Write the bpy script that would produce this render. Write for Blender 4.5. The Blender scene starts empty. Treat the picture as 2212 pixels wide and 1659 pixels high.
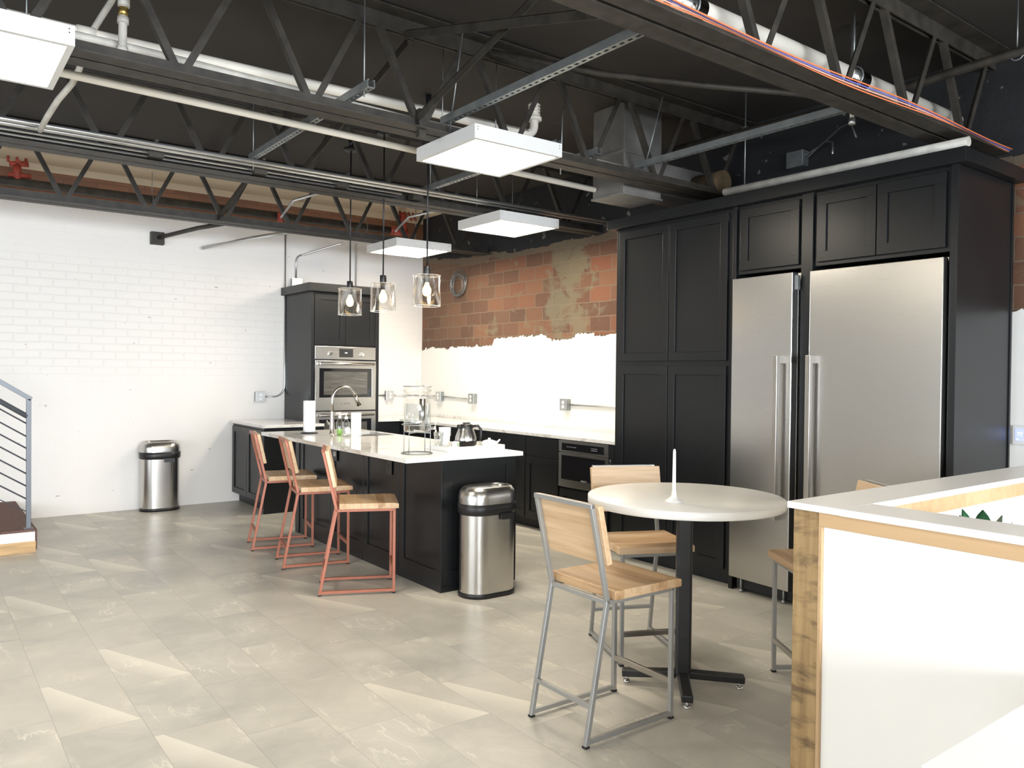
import bpy, bmesh, math, random
from mathutils import Vector, Matrix
PI = math.pi
random.seed(7)
scene = bpy.context.scene
COL = scene.collection

# ------------------------------------------------------------------ camera
cam_d = bpy.data.cameras.new('camera'); cam = bpy.data.objects.new('camera', cam_d); COL.objects.link(cam)
cam_d.sensor_fit = 'HORIZONTAL'; cam_d.sensor_width = 36.0; cam_d.lens = 36.0 * 1714.0 / 2212.0
cam_d.clip_start = 0.05; cam_d.clip_end = 100
_a, _b, _c = math.radians(37.0974), math.radians(0.7729), math.radians(-0.5947)
_f = Vector((math.sin(_a) * math.cos(_b), math.cos(_a) * math.cos(_b), -math.sin(_b)))
_r = Vector((math.cos(_a), -math.sin(_a), 0.0)); _d = _f.cross(_r)
_r2 = _r * math.cos(_c) + _d * math.sin(_c); _d2 = -_r * math.sin(_c) + _d * math.cos(_c)
_u = -_d2; _k = -_f
cam.matrix_world = Matrix(((_r2.x, _u.x, _k.x, 0.0), (_r2.y, _u.y, _k.y, 0.0), (_r2.z, _u.z, _k.z, 1.47), (0, 0, 0, 1)))
scene.camera = cam

# ------------------------------------------------------------------ world, exposure, window light
scene.view_settings.view_transform = 'Standard'; scene.view_settings.look = 'None'
scene.view_settings.gamma = 1.0; scene.view_settings.use_curve_mapping = False
scene.view_settings.exposure = 1.18
W = bpy.data.worlds.new('world'); scene.world = W; W.use_nodes = True
W.node_tree.nodes['Background'].inputs[0].default_value = (0.75, 0.86, 1.0, 1)
W.node_tree.nodes['Background'].inputs[1].default_value = 1.0

def area(name, loc, target, sx, sy, power, col, spread=PI):
    d = bpy.data.lights.new(name, 'AREA'); d.shape = 'RECTANGLE'; d.size = sx; d.size_y = sy
    d.energy = power; d.color = col; d.spread = spread
    o = bpy.data.objects.new(name, d); COL.objects.link(o); o.location = loc
    o.rotation_euler = (Vector(target) - Vector(loc)).to_track_quat('-Z', 'Y').to_euler()
    return o
# daylight through the big windows of the left wall and of the wall behind the camera
area('window_daylight', (-5.7, 1.5, 1.50), (2.0, 4.5, 0.2), 6.0, 1.7, 62, (0.86, 0.93, 1.0), math.radians(130))
area('window_daylight', (0.6, -4.7, 1.50), (0.3, 4.0, -0.1), 7.6, 1.7, 230, (0.88, 0.94, 1.0), math.radians(110))

# ------------------------------------------------------------------ materials
MATS = {}
def newmat(name):
    m = bpy.data.materials.new(name); m.use_nodes = True
    nt = m.node_tree; b = nt.nodes['Principled BSDF']
    return m, nt, b
def nd(nt, t, **kw):
    n = nt.nodes.new(t)
    for k, v in kw.items():
        if k.startswith('i_'):
            key = k[2:]; key = int(key) if key.isdigit() else key.replace('_', ' ')
            n.inputs[key].default_value = v
        else: setattr(n, k, v)
    return n
def lk(nt, a, b): nt.links.new(a, b)
def math_(nt, op, a, b=None, c=None, clamp=False):
    n = nt.nodes.new('ShaderNodeMath'); n.operation = op; n.use_clamp = clamp
    for i, v in enumerate((a, b, c)):
        if v is None: continue
        if isinstance(v, (int, float)): n.inputs[i].default_value = v
        else: lk(nt, v, n.inputs[i])
    return n.outputs[0]
def mixc(nt, f, a, b, mode='MIX'):
    n = nt.nodes.new('ShaderNodeMix'); n.data_type = 'RGBA'; n.blend_type = mode
    for s, v in ((0, f), (6, a), (7, b)):
        if isinstance(v, (int, float)): n.inputs[s].default_value = v
        elif isinstance(v, tuple): n.inputs[s].default_value = v + (1,) if len(v) == 3 else v
        else: lk(nt, v, n.inputs[s])
    return n.outputs[2]
def ramp(nt, f, stops, interp='LINEAR'):
    n = nt.nodes.new('ShaderNodeValToRGB'); n.color_ramp.interpolation = interp
    el = n.color_ramp.elements
    while len(el) < len(stops): el.new(0.5)
    for e, (p, c) in zip(el, stops):
        e.position = p; e.color = c + (1,) if len(c) == 3 else c
    lk(nt, f, n.inputs[0]); return n.outputs[0]
def coords(nt, kind='Object', scale=(1, 1, 1), rot=(0, 0, 0), loc=(0, 0, 0)):
    tc = nt.nodes.new('ShaderNodeTexCoord'); mp = nt.nodes.new('ShaderNodeMapping')
    if kind == 'World':
        g = nt.nodes.new('ShaderNodeNewGeometry'); lk(nt, g.outputs['Position'], mp.inputs[0])
    else: lk(nt, tc.outputs[kind], mp.inputs[0])
    mp.inputs['Scale'].default_value = scale; mp.inputs['Rotation'].default_value = rot; mp.inputs['Location'].default_value = loc
    return mp.outputs[0]
def noise(nt, vec, scale, detail=3.0, rough=0.5, dist=0.0):
    n = nd(nt, 'ShaderNodeTexNoise'); n.inputs['Scale'].default_value = scale; n.inputs['Detail'].default_value = detail
    n.inputs['Roughness'].default_value = rough; n.inputs['Distortion'].default_value = dist
    lk(nt, vec, n.inputs['Vector']); return n.outputs['Fac']
def bump(nt, b, h, strength=0.3, dist=0.01):
    n = nd(nt, 'ShaderNodeBump'); n.inputs['Strength'].default_value = strength; n.inputs['Distance'].default_value = dist
    lk(nt, h, n.inputs['Height']); lk(nt, n.outputs[0], b.inputs['Normal'])

def plain(name, col, rough=0.5, metal=0.0, var=0.0, vscale=8.0, bmp=0.0, spec=0.5, stretch=(1, 1, 1), coat=0.0):
    m, nt, b = newmat(name)
    b.inputs['Roughness'].default_value = rough; b.inputs['Metallic'].default_value = metal
    b.inputs['Specular IOR Level'].default_value = spec; b.inputs['Coat Weight'].default_value = coat
    v = coords(nt, 'Object', stretch); f = noise(nt, v, vscale, 4)
    lo = tuple(c * (1 - var) for c in col); hi = tuple(min(1, c * (1 + var)) for c in col)
    lk(nt, ramp(nt, f, [(0.3, lo), (0.7, hi)]), b.inputs['Base Color'])
    if bmp: bump(nt, b, f, bmp, 0.004)
    return m

M = {}
M['cab'] = plain('charcoal_paint', (0.0085, 0.0092, 0.0105), 0.33, var=0.12, vscale=3, spec=0.4)
M['cab_plate'] = plain('black_cover_plate', (0.035, 0.035, 0.036), 0.4)
M['cab_dark'] = plain('charcoal_recess', (0.010, 0.011, 0.013), 0.5, var=0.05)
M['iron'] = plain('black_painted_steel', (0.036, 0.031, 0.025), 0.55, var=0.35, vscale=14, bmp=0.15, spec=0.4)
M['black'] = plain('black_plastic', (0.012, 0.012, 0.013), 0.4)
M['blackmet'] = plain('black_satin_metal', (0.02, 0.02, 0.022), 0.35, metal=0.4)
M['chrome'] = plain('chrome', (0.75, 0.75, 0.74), 0.12, 1.0)
M['nickel'] = plain('brushed_nickel', (0.47, 0.445, 0.41), 0.30, 1.0, var=0.04)
M['galv'] = plain('galvanised_steel', (0.32, 0.34, 0.34), 0.42, 0.75, var=0.18, vscale=9)
M['emt'] = plain('conduit_steel', (0.62, 0.63, 0.63), 0.30, 0.9, var=0.08)
M['duct'] = plain('duct_sheet_metal', (0.22, 0.21, 0.195), 0.55, 0.45, var=0.2, vscale=5)
M['pvc'] = plain('white_pvc', (0.78, 0.73, 0.64), 0.42, var=0.06, vscale=4)
M['pvc_old'] = plain('dusty_white_pvc', (0.55, 0.52, 0.46), 0.5, var=0.2, vscale=12)
M['white'] = plain('white_plastic', (0.85, 0.85, 0.84), 0.35)
M['whitemat'] = plain('white_enamel', (0.66, 0.65, 0.63), 0.45)
M['paper'] = plain('white_paper', (0.88, 0.88, 0.87), 0.9)
M['ceramic'] = plain('white_ceramic', (0.88, 0.88, 0.87), 0.15)
M['drywall'] = plain('painted_drywall', (0.86, 0.85, 0.82), 0.75, var=0.01, vscale=3)
M['red'] = plain('red_paint', (0.33, 0.05, 0.03), 0.5, var=0.3, vscale=20)
M['brass'] = plain('brass', (0.55, 0.38, 0.12), 0.35, 0.9)
M['copper_paint'] = plain('copper_powder_coat', (0.36, 0.125, 0.075), 0.42, 0.25, var=0.06)
M['steel_paint'] = plain('grey_powder_coat', (0.36, 0.36, 0.35), 0.36, 0.55, var=0.04)
M['rail_paint'] = plain('slate_grey_paint', (0.115, 0.125, 0.145), 0.4, 0.2, var=0.05)
M['glassblack'] = plain('black_oven_glass', (0.012, 0.012, 0.014), 0.06, spec=0.8)
M['rubber'] = plain('black_rubber', (0.01, 0.01, 0.01), 0.7)
M['orange_wire'] = plain('orange_cable', (0.75, 0.20, 0.08), 0.5)
M['blue_wire'] = plain('blue_cable', (0.14, 0.14, 0.45), 0.5)
M['pink_wire'] = plain('pink_cable', (0.72, 0.38, 0.30), 0.5)
M['grey_text'] = plain('dark_lettering', (0.05, 0.05, 0.05), 0.5)
M['light_text'] = plain('pale_lettering', (0.6, 0.6, 0.6), 0.5)
M['green_soap'] = plain('green_liquid', (0.32, 0.62, 0.10), 0.2)
M['leaf'] = plain('dark_green_leaf', (0.02, 0.085, 0.035), 0.4, var=0.5, vscale=12)
M['leaf_light'] = plain('light_green_leaf', (0.16, 0.33, 0.07), 0.45, var=0.2)
M['carpet'] = plain('brown_carpet', (0.145, 0.085, 0.07), 0.95, var=0.55, vscale=120, bmp=0.6)
M['coffee'] = plain('dark_glass_band', (0.01, 0.008, 0.007), 0.08)
M['tabletop'] = plain('white_laminate', (0.86, 0.85, 0.82), 0.30, var=0.01)
M['ledge'] = plain('white_quartz_ledge', (0.90, 0.89, 0.87), 0.35, var=0.01, vscale=30)

def stainless(name, col=(0.53, 0.52, 0.50), rough=0.28, stretch=(1.5, 1.5, 90), bs=0.0, aniso=0.0):
    m, nt, b = newmat(name); b.inputs['Metallic'].default_value = 1
    v = coords(nt, 'Object', stretch); f = noise(nt, v, 6, 3)
    lk(nt, ramp(nt, f, [(0.25, tuple(c * 0.985 for c in col)), (0.75, tuple(c * 1.015 for c in col))]), b.inputs['Base Color'])
    lk(nt, math_(nt, 'MULTIPLY_ADD', f, 0.03, rough - 0.015), b.inputs['Roughness'])
    if bs: bump(nt, b, f, bs, 0.001)
    return m
M['steel'] = stainless('brushed_stainless_steel')
M['steel_v'] = stainless('brushed_stainless_vertical', (0.58, 0.56, 0.53), 0.25, (60, 60, 0.7), 0.0)

def emit(name, col, s):
    m, nt, b = newmat(name)
    b.inputs['Base Color'].default_value = (0.8, 0.8, 0.8, 1)
    b.inputs['Emission Color'].default_value = col + (1,); b.inputs['Emission Strength'].default_value = s
    return m
M['panel_light'] = emit('lit_diffuser', (1.0, 0.90, 0.73), 17.0)
M['bulb'] = emit('lit_bulb', (1.0, 0.62, 0.16), 4.0)
M['screen'] = emit('lit_screen', (0.02, 0.09, 0.85), 0.5)
M['screen_text'] = emit('lit_screen_text', (0.7, 0.85, 1.0), 0.45)
M['led'] = emit('lit_display', (0.25, 0.6, 0.9), 0.7)

def thin_glass(name, tint=(1, 1, 1), refl=0.6, base=0.05):
    m, nt, b = newmat(name)
    out = [n for n in nt.nodes if n.type == 'OUTPUT_MATERIAL'][0]
    t = nd(nt, 'ShaderNodeBsdfTransparent'); t.inputs[0].default_value = tint + (1,)
    g = nd(nt, 'ShaderNodeBsdfGlossy'); g.inputs['Roughness'].default_value = 0.03; g.inputs['Color'].default_value = (1, 1, 1, 1)
    lw = nd(nt, 'ShaderNodeLayerWeight'); lw.inputs[0].default_value = 0.35
    f = math_(nt, 'MULTIPLY_ADD', lw.outputs['Facing'], refl, base, clamp=True)
    mx = nd(nt, 'ShaderNodeMixShader'); lk(nt, f, mx.inputs[0]); lk(nt, t.outputs[0], mx.inputs[1]); lk(nt, g.outputs[0], mx.inputs[2])
    lk(nt, mx.outputs[0], out.inputs[0]); return m
M['glass'] = thin_glass('clear_glass', (0.985, 0.98, 0.97), 0.38, 0.03)
M['glass_soap'] = thin_glass('clear_plastic', (0.93, 0.95, 0.95), 0.5, 0.06)
M['water'] = thin_glass('water', (0.90, 0.94, 0.97), 0.35, 0.04)
M['glass_blue'] = thin_glass('blue_tinted_glass', (0.35, 0.5, 0.72), 0.3, 0.05)

def wood(name, axis=1, strip=0.045, cols=((0.50, 0.30, 0.15), (0.62, 0.42, 0.24), (0.70, 0.52, 0.33)), rough=0.45):
    """edge glued boards: strips run along `axis`, each strip has its own tone"""
    m, nt, b = newmat(name); b.inputs['Roughness'].default_value = rough
    tc = nd(nt, 'ShaderNodeTexCoord'); sp = nd(nt, 'ShaderNodeSeparateXYZ'); lk(nt, tc.outputs['Object'], sp.inputs[0])
    across = sp.outputs[0] if axis == 1 else sp.outputs[1]
    if axis == 2: across = sp.outputs[1]
    idx = math_(nt, 'FLOOR', math_(nt, 'DIVIDE', math_(nt, 'ADD', across, 3.02), strip))
    oi = nd(nt, 'ShaderNodeObjectInfo')
    wn = nd(nt, 'ShaderNodeTexWhiteNoise'); wn.noise_dimensions = '1D'
    lk(nt, math_(nt, 'ADD', math_(nt, 'MULTIPLY', oi.outputs['Random'], 37.0), idx), wn.inputs['W'])
    sc = [22.0, 22.0, 22.0]; sc[axis] = 1.6
    v = coords(nt, 'Object', tuple(sc)); off = nd(nt, 'ShaderNodeVectorMath'); off.operation = 'ADD'
    lk(nt, v, off.inputs[0]); lk(nt, wn.outputs['Color'], off.inputs[1])
    f = noise(nt, off.outputs[0], 1.3, 4, 0.6, 0.6)
    f2 = math_(nt, 'ADD', math_(nt, 'MULTIPLY', f, 0.75), math_(nt, 'MULTIPLY', wn.outputs['Value'], 0.35))
    lk(nt, ramp(nt, f2, [(0.25, cols[0]), (0.5, cols[1]), (0.75, cols[2])]), b.inputs['Base Color'])
    return m
M['seat_wood'] = wood('pale_beech_boards', 1, 0.05, ((0.30, 0.165, 0.075), (0.50, 0.32, 0.17), (0.60, 0.43, 0.27)))
M['back_wood'] = wood('pale_beech_backrest', 1, 0.07, ((0.46, 0.30, 0.165), (0.58, 0.41, 0.25), (0.64, 0.48, 0.32)))
M['trim_wood'] = wood('pale_pine_trim', 1, 0.2, ((0.42, 0.26, 0.12), (0.48, 0.31, 0.16), (0.52, 0.35, 0.19)))

def stained(name):
    m, nt, b = newmat(name); b.inputs['Roughness'].default_value = 0.5
    v = coords(nt, 'World', (30, 30, 2.2)); g = noise(nt, v, 1.2, 5, 0.6)
    base = ramp(nt, g, [(0.3, (0.25, 0.155, 0.065)), (0.7, (0.42, 0.285, 0.13))])
    v2 = coords(nt, 'World', (5, 5, 15)); k = noise(nt, v2, 1.6, 4, 0.6, 0.35)
    k2 = ramp(nt, k, [(0.47, (0, 0, 0)), (0.66, (1, 1, 1))])
    v3 = coords(nt, 'World', (5, 5, 9)); vo = nd(nt, 'ShaderNodeTexVoronoi'); vo.inputs['Scale'].default_value = 0.9; lk(nt, v3, vo.inputs['Vector'])
    kn = ramp(nt, vo.outputs['Distance'], [(0.06, (1, 1, 1)), (0.30, (0, 0, 0))])
    c = mixc(nt, math_(nt, 'MULTIPLY', k2, 0.8), base, (0.10, 0.06, 0.03))
    c = mixc(nt, math_(nt, 'MULTIPLY', kn, 0.85), c, (0.05, 0.026, 0.014))
    lk(nt, c, b.inputs['Base Color']); bump(nt, b, g, 0.15, 0.003); return m
M['stained'] = stained('torched_pine')
M['rough_pine'] = plain('raw_pine', (0.55, 0.36, 0.18), 0.7, var=0.25, vscale=3, stretch=(1, 6, 14))

def quartz():
    m, nt, b = newmat('white_veined_quartz'); b.inputs['Roughness'].default_value = 0.09
    v = coords(nt, 'World', (1, 1, 1)); f = noise(nt, v, 1.6, 5, 0.55, 1.4)
    ve = ramp(nt, f, [(0.470, (0, 0, 0)), (0.495, (1, 1, 1)), (0.502, (1, 1, 1)), (0.53, (0, 0, 0))])
    f3 = noise(nt, v, 0.9, 2)
    am = math_(nt, 'MULTIPLY', ve, ramp(nt, f3, [(0.42, (0.05, 0.05, 0.05)), (0.6, (0.75, 0.75, 0.75))]))
    lk(nt, mixc(nt, am, (0.80, 0.785, 0.76), (0.50, 0.46, 0.41)), b.inputs['Base Color']); return m
M['quartz'] = quartz()

def floor_mat():
    m, nt, b = newmat('grey_stone_tiles')
    g = nd(nt, 'ShaderNodeNewGeometry'); sp = nd(nt, 'ShaderNodeSeparateXYZ'); lk(nt, g.outputs['Position'], sp.inputs[0])
    X, Y = sp.outputs[0], sp.outputs[1]
    u = math_(nt, 'DIVIDE', math_(nt, 'SUBTRACT', X, 0.468 - 0.305 * 60), 0.305)
    iu = math_(nt, 'FLOOR', u); fu = math_(nt, 'FRACT', u)
    vv = math_(nt, 'DIVIDE', math_(nt, 'ADD', math_(nt, 'ADD', math_(nt, 'SUBTRACT', Y, 3.58 - 0.61 * 60), math_(nt, 'MULTIPLY', math_(nt, 'MODULO', iu, 3.0), 0.2033)), 0.0), 0.61)
    iv = math_(nt, 'FLOOR', vv); fv = math_(nt, 'FRACT', vv)
    cb = nd(nt, 'ShaderNodeCombineXYZ'); lk(nt, iu, cb.inputs[0]); lk(nt, iv, cb.inputs[1])
    wn = nd(nt, 'ShaderNodeTexWhiteNoise'); wn.noise_dimensions = '2D'; lk(nt, cb.outputs[0], wn.inputs['Vector'])
    r = wn.outputs['Value']; sc = nd(nt, 'ShaderNodeSeparateColor'); lk(nt, wn.outputs['Color'], sc.inputs[0])
    # grout
    du = math_(nt, 'MULTIPLY', math_(nt, 'MINIMUM', fu, math_(nt, 'SUBTRACT', 1.0, fu)), 0.305)
    dv = math_(nt, 'MULTIPLY', math_(nt, 'MINIMUM', fv, math_(nt, 'SUBTRACT', 1.0, fv)), 0.61)
    dm = math_(nt, 'MINIMUM', du, dv)
    gr = math_(nt, 'LESS_THAN', dm, 0.0016)
    # per tile shifted noise
    off = nd(nt, 'ShaderNodeVectorMath'); off.operation = 'MULTIPLY_ADD'
    lk(nt, wn.outputs['Color'], off.inputs[0]); off.inputs[1].default_value = (13, 13, 13); lk(nt, g.outputs['Position'], off.inputs[2])
    cl = noise(nt, off.outputs[0], 2.6, 7, 0.66, 0.4)
    base = ramp(nt, cl, [(0.28, (0.335, 0.325, 0.295)), (0.5, (0.45, 0.435, 0.39)), (0.72, (0.57, 0.54, 0.48))])
    base = mixc(nt, math_(nt, 'MULTIPLY', r, 0.45), base, (0.56, 0.525, 0.455))
    # veins
    dr = nd(nt, 'ShaderNodeMapping'); dr.inputs['Rotation'].default_value = (0, 0, math.radians(38)); dr.inputs['Scale'].default_value = (2.6, 0.8, 1); lk(nt, off.outputs[0], dr.inputs[0])
    vn = noise(nt, dr.outputs[0], 1.5, 6, 0.6, 0.0)
    ve = ramp(nt, vn, [(0.485, (0, 0, 0)), (0.5, (1, 1, 1)), (0.515, (0, 0, 0))])
    vm = math_(nt, 'MULTIPLY', ve, ramp(nt, noise(nt, off.outputs[0], 2.6, 3), [(0.48, (0, 0, 0)), (0.66, (0.75, 0.75, 0.75))]))
    base = mixc(nt, vm, base, (0.74, 0.69, 0.60))
    # the printed facets: one corner of some tiles is a paler triangle with a crisp edge
    dg = math_(nt, 'SUBTRACT', math_(nt, 'SUBTRACT', 1.14, math_(nt, 'MULTIPLY', fu, 1.12)), fv)
    wedge = math_(nt, 'GREATER_THAN', dg, 0.02)
    fade = math_(nt, 'SUBTRACT', 1.0, math_(nt, 'MULTIPLY', dg, 1.7), clamp=True)
    pick = math_(nt, 'GREATER_THAN', sc.outputs[0], 0.80)
    wf = math_(nt, 'MULTIPLY', math_(nt, 'MULTIPLY', wedge, pick), math_(nt, 'MULTIPLY', fade, 0.6))
    base = mixc(nt, wf, base, (0.78, 0.735, 0.64))
    base = mixc(nt, math_(nt, 'MULTIPLY', gr, 0.6), base, (0.27, 0.255, 0.225))
    lk(nt, base, b.inputs['Base Color'])
    lk(nt, math_(nt, 'MULTIPLY_ADD', cl, 0.2, 0.27), b.inputs['Roughness'])
    b.inputs['Specular IOR Level'].default_value = 0.45
    bump(nt, b, math_(nt, 'SUBTRACT', 1.0, gr), 0.25, 0.002)
    return m
M['floor'] = floor_mat()

def white_brick():
    m, nt, b = newmat('white_painted_brick_wall'); b.inputs['Roughness'].default_value = 0.6
    g = nd(nt, 'ShaderNodeNewGeometry'); sp = nd(nt, 'ShaderNodeSeparateXYZ'); lk(nt, g.outputs['Position'], sp.inputs[0])
    X, Z = sp.outputs[0], sp.outputs[2]
    cb = nd(nt, 'ShaderNodeCombineXYZ'); lk(nt, X, cb.inputs[0]); lk(nt, Z, cb.inputs[1])
    wob = nd(nt, 'ShaderNodeTexNoise'); wob.inputs['Scale'].default_value = 5; lk(nt, cb.outputs[0], wob.inputs['Vector'])
    ad = nd(nt, 'ShaderNodeVectorMath'); ad.operation = 'MULTIPLY_ADD'; lk(nt, wob.outputs['Color'], ad.inputs[0]); ad.inputs[1].default_value = (0.022, 0.016, 0); lk(nt, cb.outputs[0], ad.inputs[2])
    br = nd(nt, 'ShaderNodeTexBrick'); lk(nt, ad.outputs[0], br.inputs['Vector'])
    br.inputs['Scale'].default_value = 1.0; br.inputs['Brick Width'].default_value = 0.225; br.inputs['Row Height'].default_value = 0.079
    br.inputs['Mortar Size'].default_value = 0.009; br.inputs['Mortar Smooth'].default_value = 0.4; br.offset = 0.5
    br.inputs['Color1'].default_value = (1, 1, 1, 1); br.inputs['Color2'].default_value = (0.93, 0.93, 0.93, 1); br.inputs['Mortar'].default_value = (0, 0, 0, 1)
    # strength of the brick relief: strong in the band 1.5-2.6 m, faint elsewhere; the fade low down paints in overexposure
    up = ramp(nt, math_(nt, 'DIVIDE', Z, 4.0), [(0.02, (0.06,) * 3), (0.33, (0.10,) * 3), (0.40, (0.85,) * 3), (0.62, (0.75,) * 3), (0.66, (0.12,) * 3), (0.9, (0.08,) * 3)])
    side = ramp(nt, math_(nt, 'DIVIDE', X, 6.0), [(0.0, (1.0,) * 3), (0.40, (0.9,) * 3), (0.58, (0.35,) * 3), (1.0, (0.15,) * 3)])
    rel = math_(nt, 'MULTIPLY', up, side)
    fine = noise(nt, cb.outputs[0], 55, 4, 0.6); mid = noise(nt, cb.outputs[0], 3, 3)
    paint = mixc(nt, math_(nt, 'MULTIPLY', math_(nt, 'MULTIPLY', br.outputs['Fac'], rel), 0.26), (0.82, 0.79, 0.755), (0.58, 0.54, 0.50))
    # chips and scuffs
    chv = coords(nt, 'World', (9, 9, 22)); ch = noise(nt, chv, 1.3, 2, 0.5)
    chips = ramp(nt, ch, [(0.765, (0, 0, 0)), (0.78, (1, 1, 1))])
    paint = mixc(nt, math_(nt, 'MULTIPLY', chips, 0.6), paint, (0.22, 0.19, 0.17))
    # bare brick strip above 3.12 m, unpainted plaster above 3.40 m
    br2 = nd(nt, 'ShaderNodeTexBrick'); lk(nt, cb.outputs[0], br2.inputs['Vector']); br2.inputs['Scale'].default_value = 1.0
    br2.inputs['Brick Width'].default_value = 0.30; br2.inputs['Row Height'].default_value = 0.14; br2.inputs['Mortar Size'].default_value = 0.006
    br2.inputs['Color1'].default_value = (0.19, 0.085, 0.045, 1); br2.inputs['Color2'].default_value = (0.24, 0.11, 0.055, 1); br2.inputs['Mortar'].default_value = (0.16, 0.08, 0.05, 1)
    zz = math_(nt, 'ADD', Z, math_(nt, 'MULTIPLY_ADD', mid, 0.05, -0.025))
    c = mixc(nt, math_(nt, 'GREATER_THAN', zz, 3.12), paint, br2.outputs['Color'])
    c = mixc(nt, math_(nt, 'GREATER_THAN', Z, 3.40), c, (0.62, 0.52, 0.38))
    lk(nt, c, b.inputs['Base Color'])
    h = math_(nt, 'SUBTRACT', math_(nt, 'MULTIPLY', fine, 0.12), math_(nt, 'MULTIPLY', br.outputs['Fac'], rel))
    bump(nt, b, h, 0.38, 0.007); return m
M['wbrick'] = white_brick()

def red_block():
    m, nt, b = newmat('red_clay_block_wall'); b.inputs['Roughness'].default_value = 0.8
    g = nd(nt, 'ShaderNodeNewGeometry'); sp = nd(nt, 'ShaderNodeSeparateXYZ'); lk(nt, g.outputs['Position'], sp.inputs[0])
    Y, Z = sp.outputs[1], sp.outputs[2]
    cb = nd(nt, 'ShaderNodeCombineXYZ'); lk(nt, Y, cb.inputs[0]); lk(nt, Z, cb.inputs[1])
    wob = nd(nt, 'ShaderNodeTexNoise'); wob.inputs['Scale'].default_value = 7; lk(nt, cb.outputs[0], wob.inputs['Vector'])
    ad = nd(nt, 'ShaderNodeVectorMath'); ad.operation = 'MULTIPLY_ADD'; lk(nt, wob.outputs['Color'], ad.inputs[0]); ad.inputs[1].default_value = (0.03, 0.022, 0); lk(nt, cb.outputs[0], ad.inputs[2])
    br = nd(nt, 'ShaderNodeTexBrick'); lk(nt, ad.outputs[0], br.inputs['Vector']); br.inputs['Scale'].default_value = 1.0
    br.inputs['Brick Width'].default_value = 0.290; br.inputs['Row Height'].default_value = 0.146; br.inputs['Mortar Size'].default_value = 0.006
    br.inputs['Mortar Smooth'].default_value = 0.1; br.inputs['Bias'].default_value = 0.0; br.offset = 0.45
    br.inputs['Color1'].default_value = (0, 0, 0, 1); br.inputs['Color2'].default_value = (1, 1, 1, 1); br.inputs['Mortar'].default_value = (0.5, 0.5, 0.5, 1)
    tone = ramp(nt, br.outputs['Color'], [(0.0, (0.085, 0.037, 0.025)), (0.25, (0.165, 0.065, 0.036)), (0.45, (0.125, 0.066, 0.038)), (0.62, (0.23, 0.072, 0.034)), (0.8, (0.235, 0.10, 0.05)), (1.0, (0.12, 0.052, 0.032))])
    # towards the corner the blocks are browner
    brown = ramp(nt, math_(nt, 'DIVIDE', Y, 10.0), [(0.60, (0, 0, 0)), (0.86, (0.6,) * 3)])
    tone = mixc(nt, brown, tone, (0.165, 0.098, 0.062))
    n1 = noise(nt, cb.outputs[0], 22, 5, 0.65)
    tone = mixc(nt, math_(nt, 'MULTIPLY', n1, 0.5), tone, (0.19, 0.11, 0.068))
    # combed grooves on some blocks
    c2 = nd(nt, 'ShaderNodeCombineXYZ'); lk(nt, Y, c2.inputs[0]); lk(nt, Z, c2.inputs[1])
    wv = nd(nt, 'ShaderNodeTexWave'); wv.bands_direction = 'Y'; wv.inputs['Scale'].default_value = 26; wv.inputs['Distortion'].default_value = 1.5; lk(nt, c2.outputs[0], wv.inputs['Vector'])
    gsel = math_(nt, 'LESS_THAN', br.outputs['Color'], 0.35)
    tone = mixc(nt, math_(nt, 'MULTIPLY', math_(nt, 'MULTIPLY', wv.outputs['Fac'], gsel), 0.55), tone, (0.08, 0.045, 0.03))
    # smeared mortar blotches, heavy around y = 6.1
    sm = noise(nt, coords(nt, 'World', (1, 2.2, 3.2)), 1.6, 5, 0.6, 0.8)
    ctr = ramp(nt, math_(nt, 'ABSOLUTE', math_(nt, 'SUBTRACT', Y, 6.15)), [(0.12, (0.22,) * 3), (0.55, (0.0,) * 3)])
    topb = ramp(nt, Z, [(0.0, (0, 0, 0)), (1.0, (0, 0, 0))])
    smf = ramp(nt, math_(nt, 'ADD', sm, ctr), [(0.585, (0, 0, 0)), (0.70, (1, 1, 1))])
    tone = mixc(nt, math_(nt, 'MULTIPLY', smf, 0.75), tone, (0.19, 0.165, 0.105))
    c = mixc(nt, math_(nt, 'MULTIPLY', br.outputs['Fac'], 0.65), tone, (0.21, 0.165, 0.115))
    # black paint above the roof line
    edge = noise(nt, cb.outputs[0], 2.2, 5, 0.65)
    ez = math_(nt, 'ADD', math_(nt, 'MULTIPLY_ADD', edge, 0.20, 2.735), math_(nt, 'MULTIPLY', math_(nt, 'MAXIMUM', math_(nt, 'SUBTRACT', Y, 8.0), 0.0), 0.15))
    lo = math_(nt, 'GREATER_THAN', Z, math_(nt, 'SUBTRACT', ez, 0.07))
    c = mixc(nt, math_(nt, 'MULTIPLY', lo, 0.7), c, (0.15, 0.125, 0.085))
    flake = ramp(nt, noise(nt, cb.outputs[0], 9, 3, 0.6), [(0.66, (0, 0, 0)), (0.68, (1, 1, 1))])
    blk = mixc(nt, math_(nt, 'MULTIPLY', flake, 0.55), (0.018, 0.018, 0.02), (0.30, 0.28, 0.25))
    c = mixc(nt, math_(nt, 'GREATER_THAN', Z, ez), c, blk)
    lk(nt, c, b.inputs['Base Color'])
    h = math_(nt, 'SUBTRACT', math_(nt, 'MULTIPLY', n1, 0.5), br.outputs['Fac'])
    bump(nt, b, h, 0.8, 0.012); return m
M['rbrick'] = red_block()

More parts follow.
